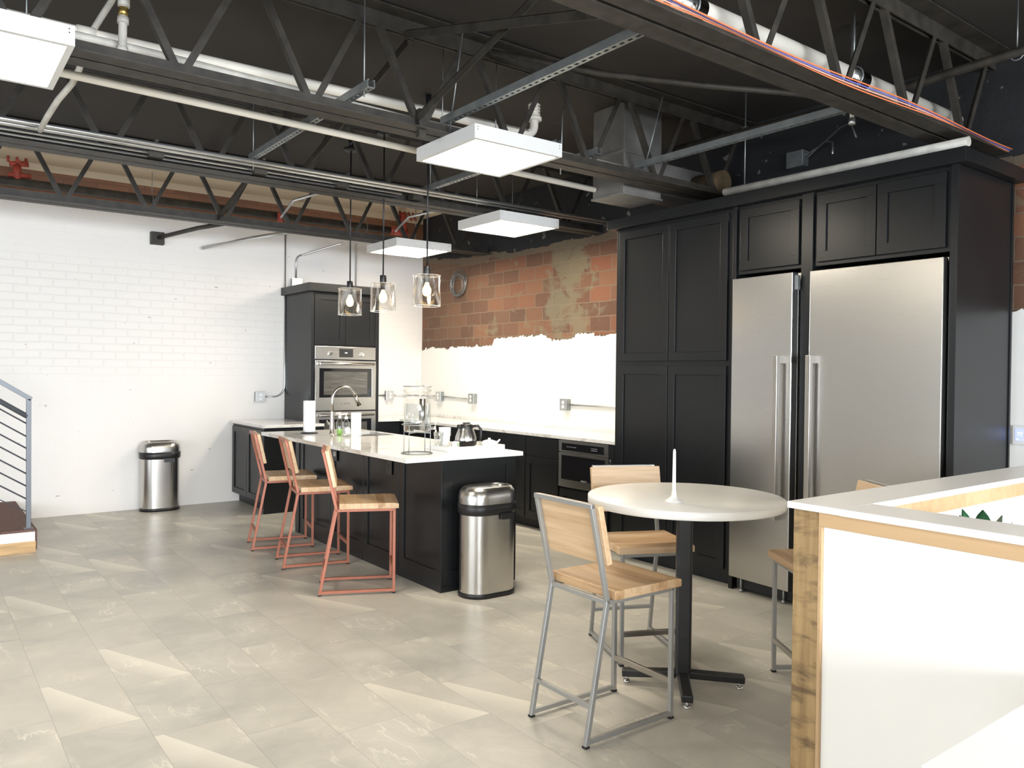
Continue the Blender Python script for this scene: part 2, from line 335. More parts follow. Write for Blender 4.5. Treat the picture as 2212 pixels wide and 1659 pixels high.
def ceil_mat():
    m, nt, b = newmat('black_painted_deck'); b.inputs['Roughness'].default_value = 0.75
    g = nd(nt, 'ShaderNodeNewGeometry'); sp = nd(nt, 'ShaderNodeSeparateXYZ'); lk(nt, g.outputs['Position'], sp.inputs[0])
    n1 = noise(nt, coords(nt, 'World', (1, 1, 1)), 2.0, 5)
    dark = ramp(nt, n1, [(0.3, (0.024, 0.020, 0.017)), (0.7, (0.034, 0.029, 0.024))])
    c = mixc(nt, math_(nt, 'GREATER_THAN', sp.outputs[1], 7.72), dark, (0.62, 0.52, 0.38))
    lk(nt, c, b.inputs['Base Color']); bump(nt, b, n1, 0.2, 0.01); return m
M['ceil'] = ceil_mat()

# ------------------------------------------------------------------ mesh helpers
ORG = {}
class MB:
    def __init__(s): s.v = []; s.f = []; s.sm = []
    def add(s, vs, fs, smooth=False):
        n = len(s.v); s.v += [tuple(v) for v in vs]
        for f in fs: s.f.append(tuple(i + n for i in f)); s.sm.append(smooth)
        return s
    def box(s, x0, x1, y0, y1, z0, z1):
        vs = [(x, y, z) for z in (z0, z1) for y in (y0, y1) for x in (x0, x1)]
        return s.add(vs, [(0, 2, 3, 1), (4, 5, 7, 6), (0, 1, 5, 4), (2, 6, 7, 3), (0, 4, 6, 2), (1, 3, 7, 5)])
    def bar(s, p, q, w, h, up=(0, 0, 1), ext=0.0):
        p = Vector(p); q = Vector(q); d = (q - p).normalized(); p = p - d * ext; q = q + d * ext
        u = Vector(up); u = (u - d * u.dot(d))
        if u.length < 1e-5: u = Vector((1, 0, 0)) - d * d.x
        u.normalize(); r = d.cross(u)
        vs = []
        for e in (p, q):
            for a, b in ((-1, -1), (1, -1), (1, 1), (-1, 1)): vs.append(e + r * (a * w / 2) + u * (b * h / 2))
        return s.add(vs, [(0, 1, 2, 3), (7, 6, 5, 4), (0, 4, 5, 1), (1, 5, 6, 2), (2, 6, 7, 3), (3, 7, 4, 0)])
    def tube(s, pts, r, seg=10, closed=False, cap=True):
        pts = [Vector(p) for p in pts]; n = len(pts); rings = []
        prev = None
        for i in range(n):
            if closed: t = pts[(i + 1) % n] - pts[i - 1]
            else: t = (pts[min(i + 1, n - 1)] - pts[max(i - 1, 0)])
            t.normalize()
            if prev is None:
                a = Vector((0, 0, 1)) if abs(t.z) < 0.9 else Vector((1, 0, 0))
                u = (a - t * a.dot(t)).normalized()
            else: u = (prev - t * prev.dot(t)).normalized()
            prev = u; w = t.cross(u)
            rr = r[i] if isinstance(r, (list, tuple)) else r
            rings.append([pts[i] + (u * math.cos(2 * PI * k / seg) + w * math.sin(2 * PI * k / seg)) * rr for k in range(seg)])
        vs = [v for rg in rings for v in rg]; fs = []
        m = n if closed else n - 1
        for i in range(m):
            for k in range(seg):
                a = i * seg + k; b2 = i * seg + (k + 1) % seg; j = (i + 1) % n
                fs.append((a, b2, j * seg + (k + 1) % seg, j * seg + k))
        s.add(vs, fs, True)
        if cap and not closed:
            s.add(rings[0], [tuple(range(seg))[::-1]]); s.add(rings[-1], [tuple(range(seg))])
        return s
    def lathe(s, prof, c=(0, 0, 0), seg=28, sx=1.0, sy=1.0, closed=False):
        vs = []; fs = []; n = len(prof)
        for (r, z) in prof:
            for k in range(seg):
                a = 2 * PI * k / seg; vs.append((c[0] + r * math.cos(a) * sx, c[1] + r * math.sin(a) * sy, c[2] + z))
        for i in range(n - 1 + (1 if closed else 0)):
            j = (i + 1) % n
            for k in range(seg):
                fs.append((i * seg + k, i * seg + (k + 1) % seg, j * seg + (k + 1) % seg, j * seg + k))
        return s.add(vs, fs, True)
    def cyl(s, c, r, z0, z1, seg=24):
        s.lathe([(r, z0), (r, z1)], c, seg)
        s.lathe([(1e-4, z1), (r, z1)], c, seg); s.lathe([(r, z0), (1e-4, z0)], c, seg); return s
    def prism(s, poly, z0, z1, smooth=False):
        n = len(poly)
        vs = [(x, y, z0) for x, y in poly] + [(x, y, z1) for x, y in poly]
        s.add(vs, [(i, (i + 1) % n, n + (i + 1) % n, n + i) for i in range(n)], smooth)
        s.add(vs, [tuple(range(n))[::-1], tuple(range(n, 2 * n))]); return s
    def loft(s, rings, capa=True, capb=True, smooth=True):
        n = len(rings[0]); vs = [v for r in rings for v in r]; fs = []
        for i in range(len(rings) - 1):
            for k in range(n): fs.append((i * n + k, i * n + (k + 1) % n, (i + 1) * n + (k + 1) % n, (i + 1) * n + k))
        s.add(vs, fs, smooth)
        if capa: s.add(rings[0], [tuple(range(n))[::-1]])
        if capb: s.add(rings[-1], [tuple(range(n))])
        return s
    def build(s, name, mat, parent=None, bevel=0.0, seg=2, tagv=None):
        me = bpy.data.meshes.new(name)
        if parent is not None: o0 = ORG[parent.name]
        elif tagv == 'w' or not s.v: o0 = Vector((0, 0, 0))
        else:
            xs = [v[0] for v in s.v]; ys = [v[1] for v in s.v]; zs = [v[2] for v in s.v]
            o0 = Vector(((min(xs) + max(xs)) / 2, (min(ys) + max(ys)) / 2, min(zs)))
        me.from_pydata([(v[0] - o0.x, v[1] - o0.y, v[2] - o0.z) for v in s.v], [], s.f)
        me.polygons.foreach_set('use_smooth', s.sm)
        bm = bmesh.new(); bm.from_mesh(me); bmesh.ops.remove_doubles(bm, verts=bm.verts, dist=1e-6)
        bmesh.ops.recalc_face_normals(bm, faces=bm.faces); bm.to_mesh(me); bm.free()
        me.materials.append(M[mat] if isinstance(mat, str) else mat); me.update()
        o = bpy.data.objects.new(name, me); COL.objects.link(o)
        if parent is not None: o.parent = parent
        else: o.location = o0
        ORG[o.name] = o0
        if bevel:
            md = o.modifiers.new('bevel', 'BEVEL'); md.width = bevel; md.segments = seg; md.limit_method = 'ANGLE'; md.angle_limit = math.radians(40)
            md.harden_normals = False
        return o

def tag(o, label=None, cat=None, group=None, kind=None):
    if label: o['label'] = label
    if cat: o['category'] = cat
    if group: o['group'] = group
    if kind: o['kind'] = kind
    return o
def thing(name, label, cat, loc=(0, 0, 0), group=None, rz=0.0):
    o = bpy.data.objects.new(name, None); COL.objects.link(o); o.location = loc; o.rotation_euler = (0, 0, rz)
    o.empty_display_size = 0.1
    ORG[o.name] = Vector(loc) if rz == 0 else Vector((0, 0, 0))
    return tag(o, label, cat, group)
def local_thing(name, label, cat, group=None):      # parts are given in its own coordinates
    o = thing(name, label, cat, (0, 0, 0), group); return o
def place(o, loc, rz=0.0): o.location = loc; o.rotation_euler = (0, 0, rz); return o
def B(x0, x1, y0, y1, z0, z1): return MB().box(x0, x1, y0, y1, z0, z1)
def copy_tree(o, parent=None):
    c = o.copy(); COL.objects.link(c)
    if parent is not None: c.parent = parent
    for ch in [k for k in list(bpy.data.objects) if k.parent == o]: copy_tree(ch, c)
    return c
def text(s, name, size, mat, parent, origin, xdir, ydir, depth=0.001, spacing=1.0):
    cu = bpy.data.curves.new(name, 'FONT'); cu.body = s; cu.size = size; cu.extrude = depth; cu.align_x = 'CENTER'; cu.align_y = 'CENTER'
    cu.space_character = spacing
    t = bpy.data.objects.new(name, cu); COL.objects.link(t)
    bpy.context.view_layer.update()
    me = bpy.data.meshes.new_from_object(t.evaluated_get(bpy.context.evaluated_depsgraph_get()))
    bpy.data.objects.remove(t)
    x = Vector(xdir).normalized(); y = Vector(ydir).normalized(); z = x.cross(y)
    mm = Matrix(((x.x, y.x, z.x, origin[0]), (x.y, y.y, z.y, origin[1]), (x.z, y.z, z.z, origin[2]), (0, 0, 0, 1)))
    me.transform(mm); me.transform(Matrix.Translation(-ORG[parent.name]))
    me.materials.clear(); me.materials.append(M[mat])
    o = bpy.data.objects.new(name, me); COL.objects.link(o); o.parent = parent; ORG[o.name] = ORG[parent.name]
    return o
def struct(o): o['kind'] = 'structure'; return o

# ------------------------------------------------------------------ setting
YW, XB, ZC = 9.01, 5.33, 3.47
XL, YF = -6.0, -5.0
struct(B(XL - 0.2, XB + 0.2, YF - 0.2, YW + 0.2, -0.15, 0.0).build('floor', 'floor'))
struct(B(XL - 0.2, XB + 0.2, YF - 0.2, YW + 0.2, ZC, ZC + 0.15).build('ceiling', 'ceil'))
struct(B(XL, XB, YW, YW + 0.2, 0.0, ZC).build('wall_back', 'wbrick'))
struct(B(XB, XB + 0.2, YF, YW + 0.2, 0.0, ZC).build('wall_right', 'rbrick'))
# window walls behind and to the left of the camera
w = MB(); w.box(XL - 0.2, XL, YF, YW + 0.2, 0, 0.45); w.box(XL - 0.2, XL, YF, YW + 0.2, 2.55, ZC); w.box(XL - 0.2, XL, YF, -1.5, 0.45, 2.55); w.box(XL - 0.2, XL, 4.5, YW + 0.2, 0.45, 2.55)
struct(w.build('wall_left', 'drywall'))
w = MB(); w.box(XL, XB, YF - 0.2, YF, 0, 0.45); w.box(XL, XB, YF - 0.2, YF, 2.55, ZC); w.box(XL, -3.4, YF - 0.2, YF, 0.45, 2.55); w.box(4.6, XB, YF - 0.2, YF, 0.45, 2.55)
struct(w.build('wall_front', 'drywall'))
w = MB()
for y in (-1.5, 0.0, 1.5, 3.0, 4.5): w.box(XL - 0.12, XL - 0.04, y - 0.03, y + 0.03, 0.45, 2.55)
w.box(XL - 0.12, XL - 0.04, -1.5, 4.5, 0.45, 0.51); w.box(XL - 0.12, XL - 0.04, -1.5, 4.5, 2.49, 2.55)
struct(w.build('window_1', 'blackmet'))
w = MB()
for x in (-3.4, -1.4, 0.6, 2.6, 4.6): w.box(x - 0.03, x + 0.03, YF - 0.12, YF - 0.04, 0.45, 2.55)
w.box(-3.4, 4.6, YF - 0.12, YF - 0.04, 0.45, 0.51); w.box(-3.4, 4.6, YF - 0.12, YF - 0.04, 2.49, 2.55)
struct(w.build('window_2', 'blackmet'))

# white plaster on the lower part of the block wall, with its broken upper edge
def plaster(name, prof, y0, y1, seed):
    rnd = random.Random(seed); pts = []
    for (ya, za), (yb, zb) in zip(prof[:-1], prof[1:]):
        n = max(1, int(abs(yb - ya) / 0.022))
        for i in range(n):
            t = i / n; pts.append((ya + (yb - ya) * t + rnd.uniform(-.004, .004), za + (zb - za) * t + rnd.gauss(0, 0.008)))
    pts.append(prof[-1])
    m = MB(); n = len(pts); x0, x1 = XB - 0.014, XB
    vs = []
    for y, z in pts: vs += [(x0, y, 0.0), (x0, y, z), (x1, y, z + 0.004), (x1, y, 0.0)]
    fs = []
    for i in range(n - 1):
        a = i * 4; b_ = a + 4
        fs += [(a, b_, b_ + 1, a + 1), (a + 1, b_ + 1, b_ + 2, a + 2)]
    m.add(vs, fs); m.add(vs[:4], [(0, 1, 2, 3)]); m.add(vs[-4:], [(3, 2, 1, 0)])
    return struct(m.build(name, 'drywall'))
def fringe(prof, seed):
    rnd = random.Random(seed); m = MB()
    for (ya, za), (yb, zb) in zip(prof[:-1], prof[1:]):
        n = max(1, int(abs(yb - ya) / 0.03))
        for i in range(n):
            tt = (i + rnd.random()) / n; y = ya + (yb - ya) * tt; z = za + (zb - za) * tt - .004; w_ = rnd.uniform(.012, .035); h = rnd.uniform(.006, .028); d = rnd.uniform(.006, .012)
            if y - w_ < 4.66 or y + w_ > 9.0: continue
            m.add([(XB, y - w_, z - .01), (XB, y + w_, z - .01), (XB, y + w_ * .6, z + h), (XB, y - w_ * .5, z + h * .8), (XB - d, y - w_ * .6, z), (XB - d, y + w_ * .7, z), (XB - d, y + w_ * .4, z + h * .6), (XB - d, y - w_ * .3, z + h * .5)],
                  [(4, 5, 6, 7), (0, 4, 7, 3), (5, 1, 2, 6), (7, 6, 2, 3), (0, 1, 5, 4)])
    return struct(m.build('wall_right_mortar', plain('rough_mortar', (0.13, 0.095, 0.065), 0.9, var=0.4, vscale=15)))
fringe([(9.0, 1.75), (8.74, 1.782), (8.45, 1.77), (8.375, 1.741), (8.32, 1.775), (8.043, 1.78), (7.603, 1.782), (7.427, 1.784), (7.40, 1.80), (7.374, 1.857), (6.939, 1.865), (6.693, 1.873), (6.497, 1.877), (6.44, 1.85), (6.367, 1.815), (6.053, 1.82), (6.0, 1.845), (5.984, 1.87), (5.75, 1.87), (5.679, 1.841), (5.442, 1.852), (4.8, 1.85)], 8)
plaster('wall_right_plaster', [(9.01, 1.75), (8.74, 1.782), (8.45, 1.77), (8.375, 1.741), (8.32, 1.775), (8.043, 1.78), (7.603, 1.782), (7.427, 1.784), (7.40, 1.80), (7.374, 1.857),
        (6.939, 1.865), (6.693, 1.873), (6.497, 1.877), (6.44, 1.85), (6.367, 1.815), (6.053, 1.82), (6.0, 1.845), (5.984, 1.87), (5.75, 1.87), (5.679, 1.841), (5.442, 1.852), (4.7, 1.85)], 4.7, 9.01, 3)
plaster('wall_right_plaster', [(2.4, 1.85), (2.03, 1.86), (1.99, 1.878), (1.5, 1.87), (0.2, 1.86), (-4.9, 1.88)], -4.9, 2.4, 5)

# ------------------------------------------------------------------ steel joists
def joist(y, label, x0=-5.9, x1=5.33, phase=1.013):
    t = thing('steel_joist', label, 'joist', (x0, y, 2.84), 'black open web roof joists')
    bc = MB()
    for sgn in (-1, 1):
        bc.box(x0, x1, y + sgn * 0.012, y + sgn * 0.105, 2.84, 2.848) if sgn > 0 else bc.box(x0, x1, y - 0.105, y - 0.012, 2.84, 2.848)
        a, b_ = sorted((y + sgn * 0.012, y + sgn * 0.020)); bc.box(x0, x1, a, b_, 2.848, 2.915)
    bc.build('bottom_chord', 'iron', t)
    tc = MB()
    for sgn in (-1, 1):
        a, b_ = sorted((y + sgn * 0.012, y + sgn * 0.115)); tc.box(x0, x1, a, b_, 3.452, 3.46)
        a, b_ = sorted((y + sgn * 0.012, y + sgn * 0.020)); tc.box(x0, x1, a, b_, 3.37, 3.452)
    tc.build('top_chord', 'iron', t)
    k0 = math.ceil((x0 - phase) / 0.655); x = phase + 0.655 * k0
    while x < x1 - 0.1:
        for sgn in (-1, 1):
            xt = x + sgn * 0.3
            if xt < x0 or xt > x1: continue
            p = Vector((x + sgn * 0.028, y, 2.875)); q = Vector((xt, y, 3.415))
            m = MB(); d = (q - p).normalized(); nrm = Vector((d.z, 0, -d.x)) * sgn
            m.bar(p, q, 0.034, 0.005, nrm)                                   # flange across the joist
            m.bar(p + nrm * -0.015 + Vector((0, -0.016, 0)), q + nrm * -0.015 + Vector((0, -0.016, 0)), 0.005, 0.034, nrm)
            m.build('web', 'iron', t)
        x += 0.655
    return t
joist(2.155, 'black roof joist nearest the camera, carrying the orange cables')
joist(3.97, 'black roof joist over the nearest pair of square ceiling lights')
joist(5.725, 'black roof joist with the steel conduits running along its near side')
joist(7.56, 'black roof joist closest to the white brick wall')

# cross bracing between the joists, flat angles
def angle(p, q, s=0.045, label=None):
    m = MB(); m.bar(p, q, s, 0.005, (0, 0, 1)); d = (Vector(q) - Vector(p)).normalized()
    r = d.cross(Vector((0, 0, 1))).normalized(); u = r.cross(d)
    o = r * (s / 2 - .0025) - u * (s / 2)
    m.bar(Vector(p) + o, Vector(q) + o, 0.005, s, (0, 0, 1)); return m
BR = 'black cross braces between roof joists'
for (p, q, lab) in (((2.30, 3.93, 2.93), (2.30, 2.2, 3.40), 'black brace rising towards the camera from the middle joist'),
                    ((2.22, 3.93, 3.38), (2.22, 2.2, 2.90), 'black brace sloping down towards the nearest joist, top centre'),
                    ((2.28, 5.70, 2.90), (2.28, 4.02, 3.38), 'black brace crossing in front of the conduits, between second and third joists'),
                    ((2.20, 5.70, 3.38), (2.20, 4.02, 2.93), 'black brace sloping down from the third joist to the bolted bracket'),
                    ((2.28, 7.53, 2.90), (2.28, 5.77, 3.38), 'black brace rising from the farthest joist'),
                    ((2.20, 7.53, 3.38), (2.20, 5.77, 2.93), 'black brace sloping down from the farthest joist')):
    tag(angle(p, q).build('cross_brace', 'iron'), lab, 'brace', BR)
m = MB(); m.box(2.28, 2.325, 3.905, 3.945, 2.80, 2.96); m.tube([(2.30, 3.90, 2.92), (2.30, 3.91, 2.92)], 0.011, 8)
tag(m.build('brace_bracket', 'iron', bevel=0.002), 'small black bolted bracket on the middle joist under the braces', 'bracket')

# ------------------------------------------------------------------ square ceiling lights
def ceiling_light(cx, cy, label, s=0.63, group='square white ceiling lights', z=2.76):
    t = thing('ceiling_light', label, 'ceiling light', (cx, cy, z), group)
    h = s / 2; m = MB(); e = 0.012
    m.box(cx - h, cx + h, cy - h, cy - h + e, z, z + .08); m.box(cx - h, cx + h, cy + h - e, cy + h, z, z + .08)
    m.box(cx - h, cx - h + e, cy - h + e, cy + h - e, z, z + .08); m.box(cx + h - e, cx + h, cy - h + e, cy + h - e, z, z + .08)
    m.box(cx - h + e, cx + h - e, cy - h + e, cy + h - e, z + .072, z + .08)
    m.box(cx - h + e, cx + h - e, cy - h + e, cy - h + .026, z, z + .004); m.box(cx - h + e, cx + h - e, cy + h - .026, cy + h - e, z, z + .004)
    m.box(cx - h + e, cx - h + .026, cy - h + .026, cy + h - .026, z, z + .004); m.box(cx + h - .026, cx + h - e, cy - h + .026, cy + h - .026, z, z + .004)
    m.build('housing', 'whitemat', t)
    B(cx - h + .013, cx + h - .013, cy - h + .013, cy + h - .013, z + .006, z + .010).build('diffuser', 'panel_light', t)
    sc = MB()
    for px in (cx - h + .02, cx + h - .02):
        for zz in (.05, .065): MB().tube([(px, cy - h - .001, z + zz), (px, cy - h + .003, z + zz)], .003, 8).build('screw', 'grey_text', t)
    for sx in (-1, 1): MB().tube([(cx + sx * .2, cy + .205, z + .08), (cx + sx * .2, cy + .205, ZC)], .004, 6).build('hanging_rod', 'galv', t)
    return t
ceiling_light(0.205, 3.925, 'square white ceiling light cut by the left edge of the frame')
ceiling_light(2.775, 3.93, 'large square ceiling light nearest, upper centre')
ceiling_light(4.255, 5.71, 'square ceiling light right of the pendants, in front of the brick wall', 0.645)
ceiling_light(4.255, 7.49, 'farthest and lowest square ceiling light, behind the pendant rods', 0.66)
for (cx, cy, l) in ((0.205, 0.1, 'added square fill light, unseen, directly above the camera position'), (-2.4, 3.925, 'added square fill light, unseen, beyond the left edge of the view'), (2.775, -1.2, 'added square fill light, unseen, behind the low white wall')):  # unseen fixtures added to brighten the room
    ceiling_light(cx, cy, l)

# ------------------------------------------------------------------ pendants
def pendant(x, y, z, label):
    t = thing('pendant_lamp', label, 'pendant lamp', (x, y, z), 'glass cylinder pendants over the island')
    m = MB(); m.lathe([(1e-4, 0.11), (.1, .11), (.1, .112), (.1, -.108), (.098, -.11), (.097, -.108), (.097, .107), (1e-4, .107)], (x, y, z), 40); m.build('glass_shade', 'glass', t)
    for zr in (-.11, .11): MB().tube([(x + .0985 * math.cos(a * PI / 20), y + .0985 * math.sin(a * PI / 20), z + zr) for a in range(40)], .0016, 6, True).build('shade_rim_glow', 'white', t)  # white rings paint in the bright glow of the glass edges
    m = MB(); m.cyl((x, y, z), .026, .113, .175); m.cyl((x, y, z), .021, .06, .107); m.build('socket', 'blackmet', t, .002)
    m = MB(); m.tube([(x, y, z + .175), (x, y, 3.36)], .006, 8); m.build('rod', 'blackmet', t)
    m = MB(); m.lathe([(1e-4, 0), (.055, 0), (.06, .01), (.06, .022), (1e-4, .022)], (x, y, 3.34), 24); m.tube([(x, y, 3.36), (x, y, 3.45 if abs(y - 5.63) < .1 else 3.47)], .02, 12); m.build('canopy', 'blackmet', t)
    m = MB(); m.lathe([(.012, .06), (.016, .045), (.030, .015), (.032, -.005), (.026, -.028), (.012, -.038), (1e-4, -.04)], (x, y, z), 20); m.build('bulb', 'bulb', t)
    return t
pendant(2.97, 6.225, 2.063, 'leftmost and farthest glass pendant, in front of the oven tower')
pendant(2.97, 5.63, 2.058, 'middle glass pendant of the three over the island')
pendant(2.97, 4.96, 2.06, 'rightmost glass pendant, nearest, overlapping the brick corner')

# ------------------------------------------------------------------ cabinets
def shaker(plane, c, a0, a1, z0, z1, name, parent, frame=0.062, th=0.02, sgn=-1, mat='cab'):
    """frame-and-panel front. plane 'x': face at x=c looking along sgn*x; a = y.  plane 'y': a = x"""
    m = MB()
    def bx(u0, u1, w0, w1, d0, d1):
        d0, d1 = sorted((c + sgn * d0, c + sgn * d1))
        if plane == 'x': m.box(d0, d1, u0, u1, w0, w1)
        else: m.box(u0, u1, d0, d1, w0, w1)
    bx(a0, a1, z0, z0 + frame, 0, th); bx(a0, a1, z1 - frame, z1, 0, th)
    bx(a0, a0 + frame, z0 + frame, z1 - frame, 0, th); bx(a1 - frame, a1, z0 + frame, z1 - frame, 0, th)
    bx(a0 + frame, a1 - frame, z0 + frame, z1 - frame, 0, th - 0.011)
    return m.build(name, mat, parent, 0.0018)
def slab(plane, c, a0, a1, z0, z1, name, parent, th=0.02, sgn=-1, mat='cab'):
    d0, d1 = sorted((c, c + sgn * th))
    m = B(d0, d1, a0, a1, z0, z1) if plane == 'x' else B(a0, a1, d0, d1, z0, z1)
    return m.build(name, mat, parent, 0.002)

XP = 4.525          # carcass face of the tall units; doors stand 20 mm proud
# pantry
t = thing('pantry_cabinet', 'tall black pantry cabinet with four panelled doors, left of the freezer', 'cabinet', (4.93, 4.02, 0))
B(XP, XB - .016, 3.455, 4.60, 0.10, 2.64).build('body', 'cab', t, .002)
B(XP + .075, XB - .016, 3.455, 4.60, 0.0, 0.10).build('toe_kick', 'cab_dark', t)
shaker('x', XP, 4.035, 4.555, 1.575, 2.60, 'door', t); shaker('x', XP, 3.50, 4.027, 1.575, 2.60, 'door', t)
shaker('x', XP, 4.035, 4.555, 0.12, 1.535, 'door', t); shaker('x', XP, 3.50, 4.027, 0.12, 1.535, 'door', t)
# fridge surround
t = thing('fridge_surround_cabinet', 'black built-in surround and bridge cabinet around the two tall fridges', 'cabinet', (4.93, 2.7, 0))
m = B(XP - .02, XB - .016, 3.425, 3.4548, 0, 2.64)                                         # stile left of the freezer
m.build('side_panel', 'cab', t, .002)
B(XP - .02, XB - .016, 2.845, 2.925, 0.0, 2.64).build('centre_panel', 'cab', t, .002)
m = B(XP - .02, 5.205, 1.98, 2.02, 0, 2.64); m.box(5.19, 5.21, 1.972, 1.98, 0, 2.625)
m.build('end_panel', 'cab', t, .002)
B(XP, 5.2, 2.0205, 2.845, 2.16, 2.64).build('bridge_box', 'cab', t, .002)
B(XP, XB - .016, 2.925, 3.425, 2.16, 2.64).build('bridge_box', 'cab', t, .002)
shaker('x', XP, 2.945, 3.395, 2.185, 2.60, 'door', t)
shaker('x', XP, 2.44, 2.82, 2.185, 2.60, 'door', t); shaker('x', XP, 2.045, 2.434, 2.185, 2.60, 'door', t)
m = MB()
xo, xi = XP - .065, XP - .022
m.box(xo, xi, 1.925, 4.655, 2.625, 2.705); m.box(xi, 5.235, 1.925, 1.975, 2.625, 2.705); m.box(xi, XB - .016, 4.605, 4.655, 2.625, 2.705)
m.box(xi, XB - .016, 1.975, 4.605, 2.642, 2.66)
tag(m.build('crown_moulding', 'cab', bevel=.003), 'black crown board wrapping the tops of the tall cabinets', 'moulding')

# freezer with its door slightly open, refrigerator
def fridge(name, y0, y1, label, handle_y, ajar):
    t = thing(name, label, name, ((XP + XB) / 2, (y0 + y1) / 2, 0))
    B(XP + .03, XB - .03, y0 + .015, y1 - .015, .06, 2.135).build('body', 'steel', t)
    m = B(-.06, 0, 0, y1 - y0 - .006, .10, 2.128)
    # hinge on the side away from the handle
    hinge_left = handle_y < (y0 + y1) / 2
    piv = thing('tmp', None, None)
    bpy.data.objects.remove(piv)
    def xf(mb):
        out = []
        for (x, y, z) in mb.v:
            if hinge_left:      # hinge at y1
                yy = -y; a = ajar
                X = x * math.cos(a) + yy * math.sin(a); Yc = -x * math.sin(a) * 0 + 0
                px, py = x * math.cos(a) - (-yy) * math.sin(a), x * math.sin(a) * -1 + yy * math.cos(a)
                out.append((XP + px, y1 - .003 + py, z))
            else:
                px, py = x, y
                out.append((XP + px, y0 + .003 + py, z))
        mb.v = out; return mb
    d = xf(m).build('door', 'steel', t, .004)
    w_ = y1 - y0 - .006
    hy = abs(handle_y - (y1 if hinge_left else y0))
    hm = MB(); hm.box(-.125, -.095, hy - .016, hy + .016, .55, 1.60); hm.box(-.1, -.05, hy - .016, hy + .016, 1.55, 1.60); hm.box(-.1, -.05, hy - .016, hy + .016, .55, .60)
    xf(hm).build('handle', 'nickel', d, .002)
    g = MB(); g.box(0.002, 0.02, 0.012, w_ - .012, .13, 2.10); xf(g).build('door_liner', 'white', d)
    if ajar:
        g = MB(); g.box(-.02, .004, w_ - .003, w_ + .012, 2.02, 2.11); xf(g).build('hinge_cover', 'galv', d)
    g = B(XP - .01, XP + .05, y0 + .03, y1 - .03, .02, .095)
    g.build('toe_grille', 'cab_dark', t)
    g = MB()
    for yy in (y0 + .08, y1 - .08): g.cyl((XP - .03, yy, 0), .014, 0, .02, 12); g.cyl((XP - .03, yy, 0), .008, .02, .1, 10)
    g.build('levelling_feet', 'galv', t)
    return t
fridge('freezer', 2.93, 3.42, 'narrow stainless freezer with its door slightly ajar', 3.01, math.radians(4.0))
fridge('refrigerator', 2.03, 2.84, 'wide stainless refrigerator with its handle on the left edge', 2.80, 0.0)

# oven tower on the white wall
TY = 8.27
t = thing('oven_tower_cabinet', 'tall black cabinet holding the wall ovens against the white wall', 'cabinet', (3.89, 8.63, 0))
m = B(3.475, 3.515, TY - .02, YW - .004, 0, 2.345); m.build('side_panel', 'cab', t, .002)
B(4.262, 4.305, TY - .02, YW - .004, 0, 2.345).build('side_panel', 'cab', t, .002)
B(3.515, 4.262, TY, YW - .004, 1.755, 2.345).build('upper_box', 'cab', t, .002)
B(3.515, 4.262, TY, YW - .004, 0.0, 0.38).build('lower_box', 'cab', t, .002)
B(3.515, 4.262, YW - .05, YW - .004, 0.38, 1.755).build('back_board', 'cab_dark', t)
shaker('y', TY, 3.522, 3.885, 1.765, 2.325, 'door', t); shaker('y', TY, 3.891, 4.255, 1.765, 2.325, 'door', t)
m = B(3.425, 4.355, TY - .075, YW - .004, 2.345, 2.435); m.build('crown', 'cab', t, .003)
t = thing('double_wall_oven', 'stainless double wall oven in the tall black cabinet', 'oven', (3.89, 8.5, .4))
B(3.52, 4.257, TY + .01, YW - .08, .385, 1.748).build('body', 'cab_dark', t)
m = B(3.52, 4.257, TY - .03, TY + .01, 1.605, 1.748); cp = m.build('control_panel', 'steel', t, .002)
B(3.805, 3.975, TY - .032, TY - .028, 1.63, 1.725).build('display', 'glassblack', cp)
B(3.875, 3.905, TY - .0335, TY - .031, 1.675, 1.685).build('clock_digits', 'led', cp)
for kx in (3.70, 4.085):
    m = MB(); m.tube([(kx, TY - .03, 1.665), (kx, TY - .055, 1.665)], [.022, .019], 20); m.build('knob', 'chrome', cp, .002)
def oven_door(z0, z1, logo):
    m = MB(); x0, x1 = 3.52, 4.257; wx0, wx1, wz0, wz1 = x0 + .05, x1 - .05, z0 + .145, z1 - .085
    m.box(x0, x1, TY - .04, TY, z0, wz0); m.box(x0, x1, TY - .04, TY, wz1, z1); m.box(x0, wx0, TY - .04, TY, wz0, wz1); m.box(wx1, x1, TY - .04, TY, wz0, wz1)
    d = m.build('oven_door', 'steel', t, .002)
    B(wx0, wx1, TY - .036, TY - .02, wz0, wz1).build('door_glass', 'glassblack', d)
    B(wx0 + .055, wx1 - .055, TY - .0372, TY - .0355, wz0 + .03, wz1 - .035).build('window_pane', M['ovenpane'], d)
    m = MB(); m.tube([(x0 + .04, TY - .085, z1 - .035), (x1 - .04, TY - .085, z1 - .035)], .014, 14)
    for hx in (x0 + .05, x1 - .05): m.tube([(hx, TY - .04, z1 - .035), (hx, TY - .085, z1 - .035)], .011, 10)
    m.build('handle', 'nickel', d)
    if logo:
        text('BOSCH', 'lettering', .020, 'grey_text', d, (3.90, TY - .0405, z0 + .075), (1, 0, 0), (0, 0, 1), .0006, 1.15)
        m = MB(); m.tube([(3.835 + .008 * math.cos(k * PI / 8), TY - .041, z0 + .075 + .008 * math.sin(k * PI / 8)) for k in range(16)], .0012, 5, True); m.build('emblem', 'grey_text', d)
M['ovenpane'] = plain('smoky_oven_window', (0.10, 0.095, 0.085), 0.12, spec=0.7, var=0.3, vscale=6, stretch=(1, 1, 12))
oven_door(1.035, 1.59, True); oven_door(.40, 1.022, True)

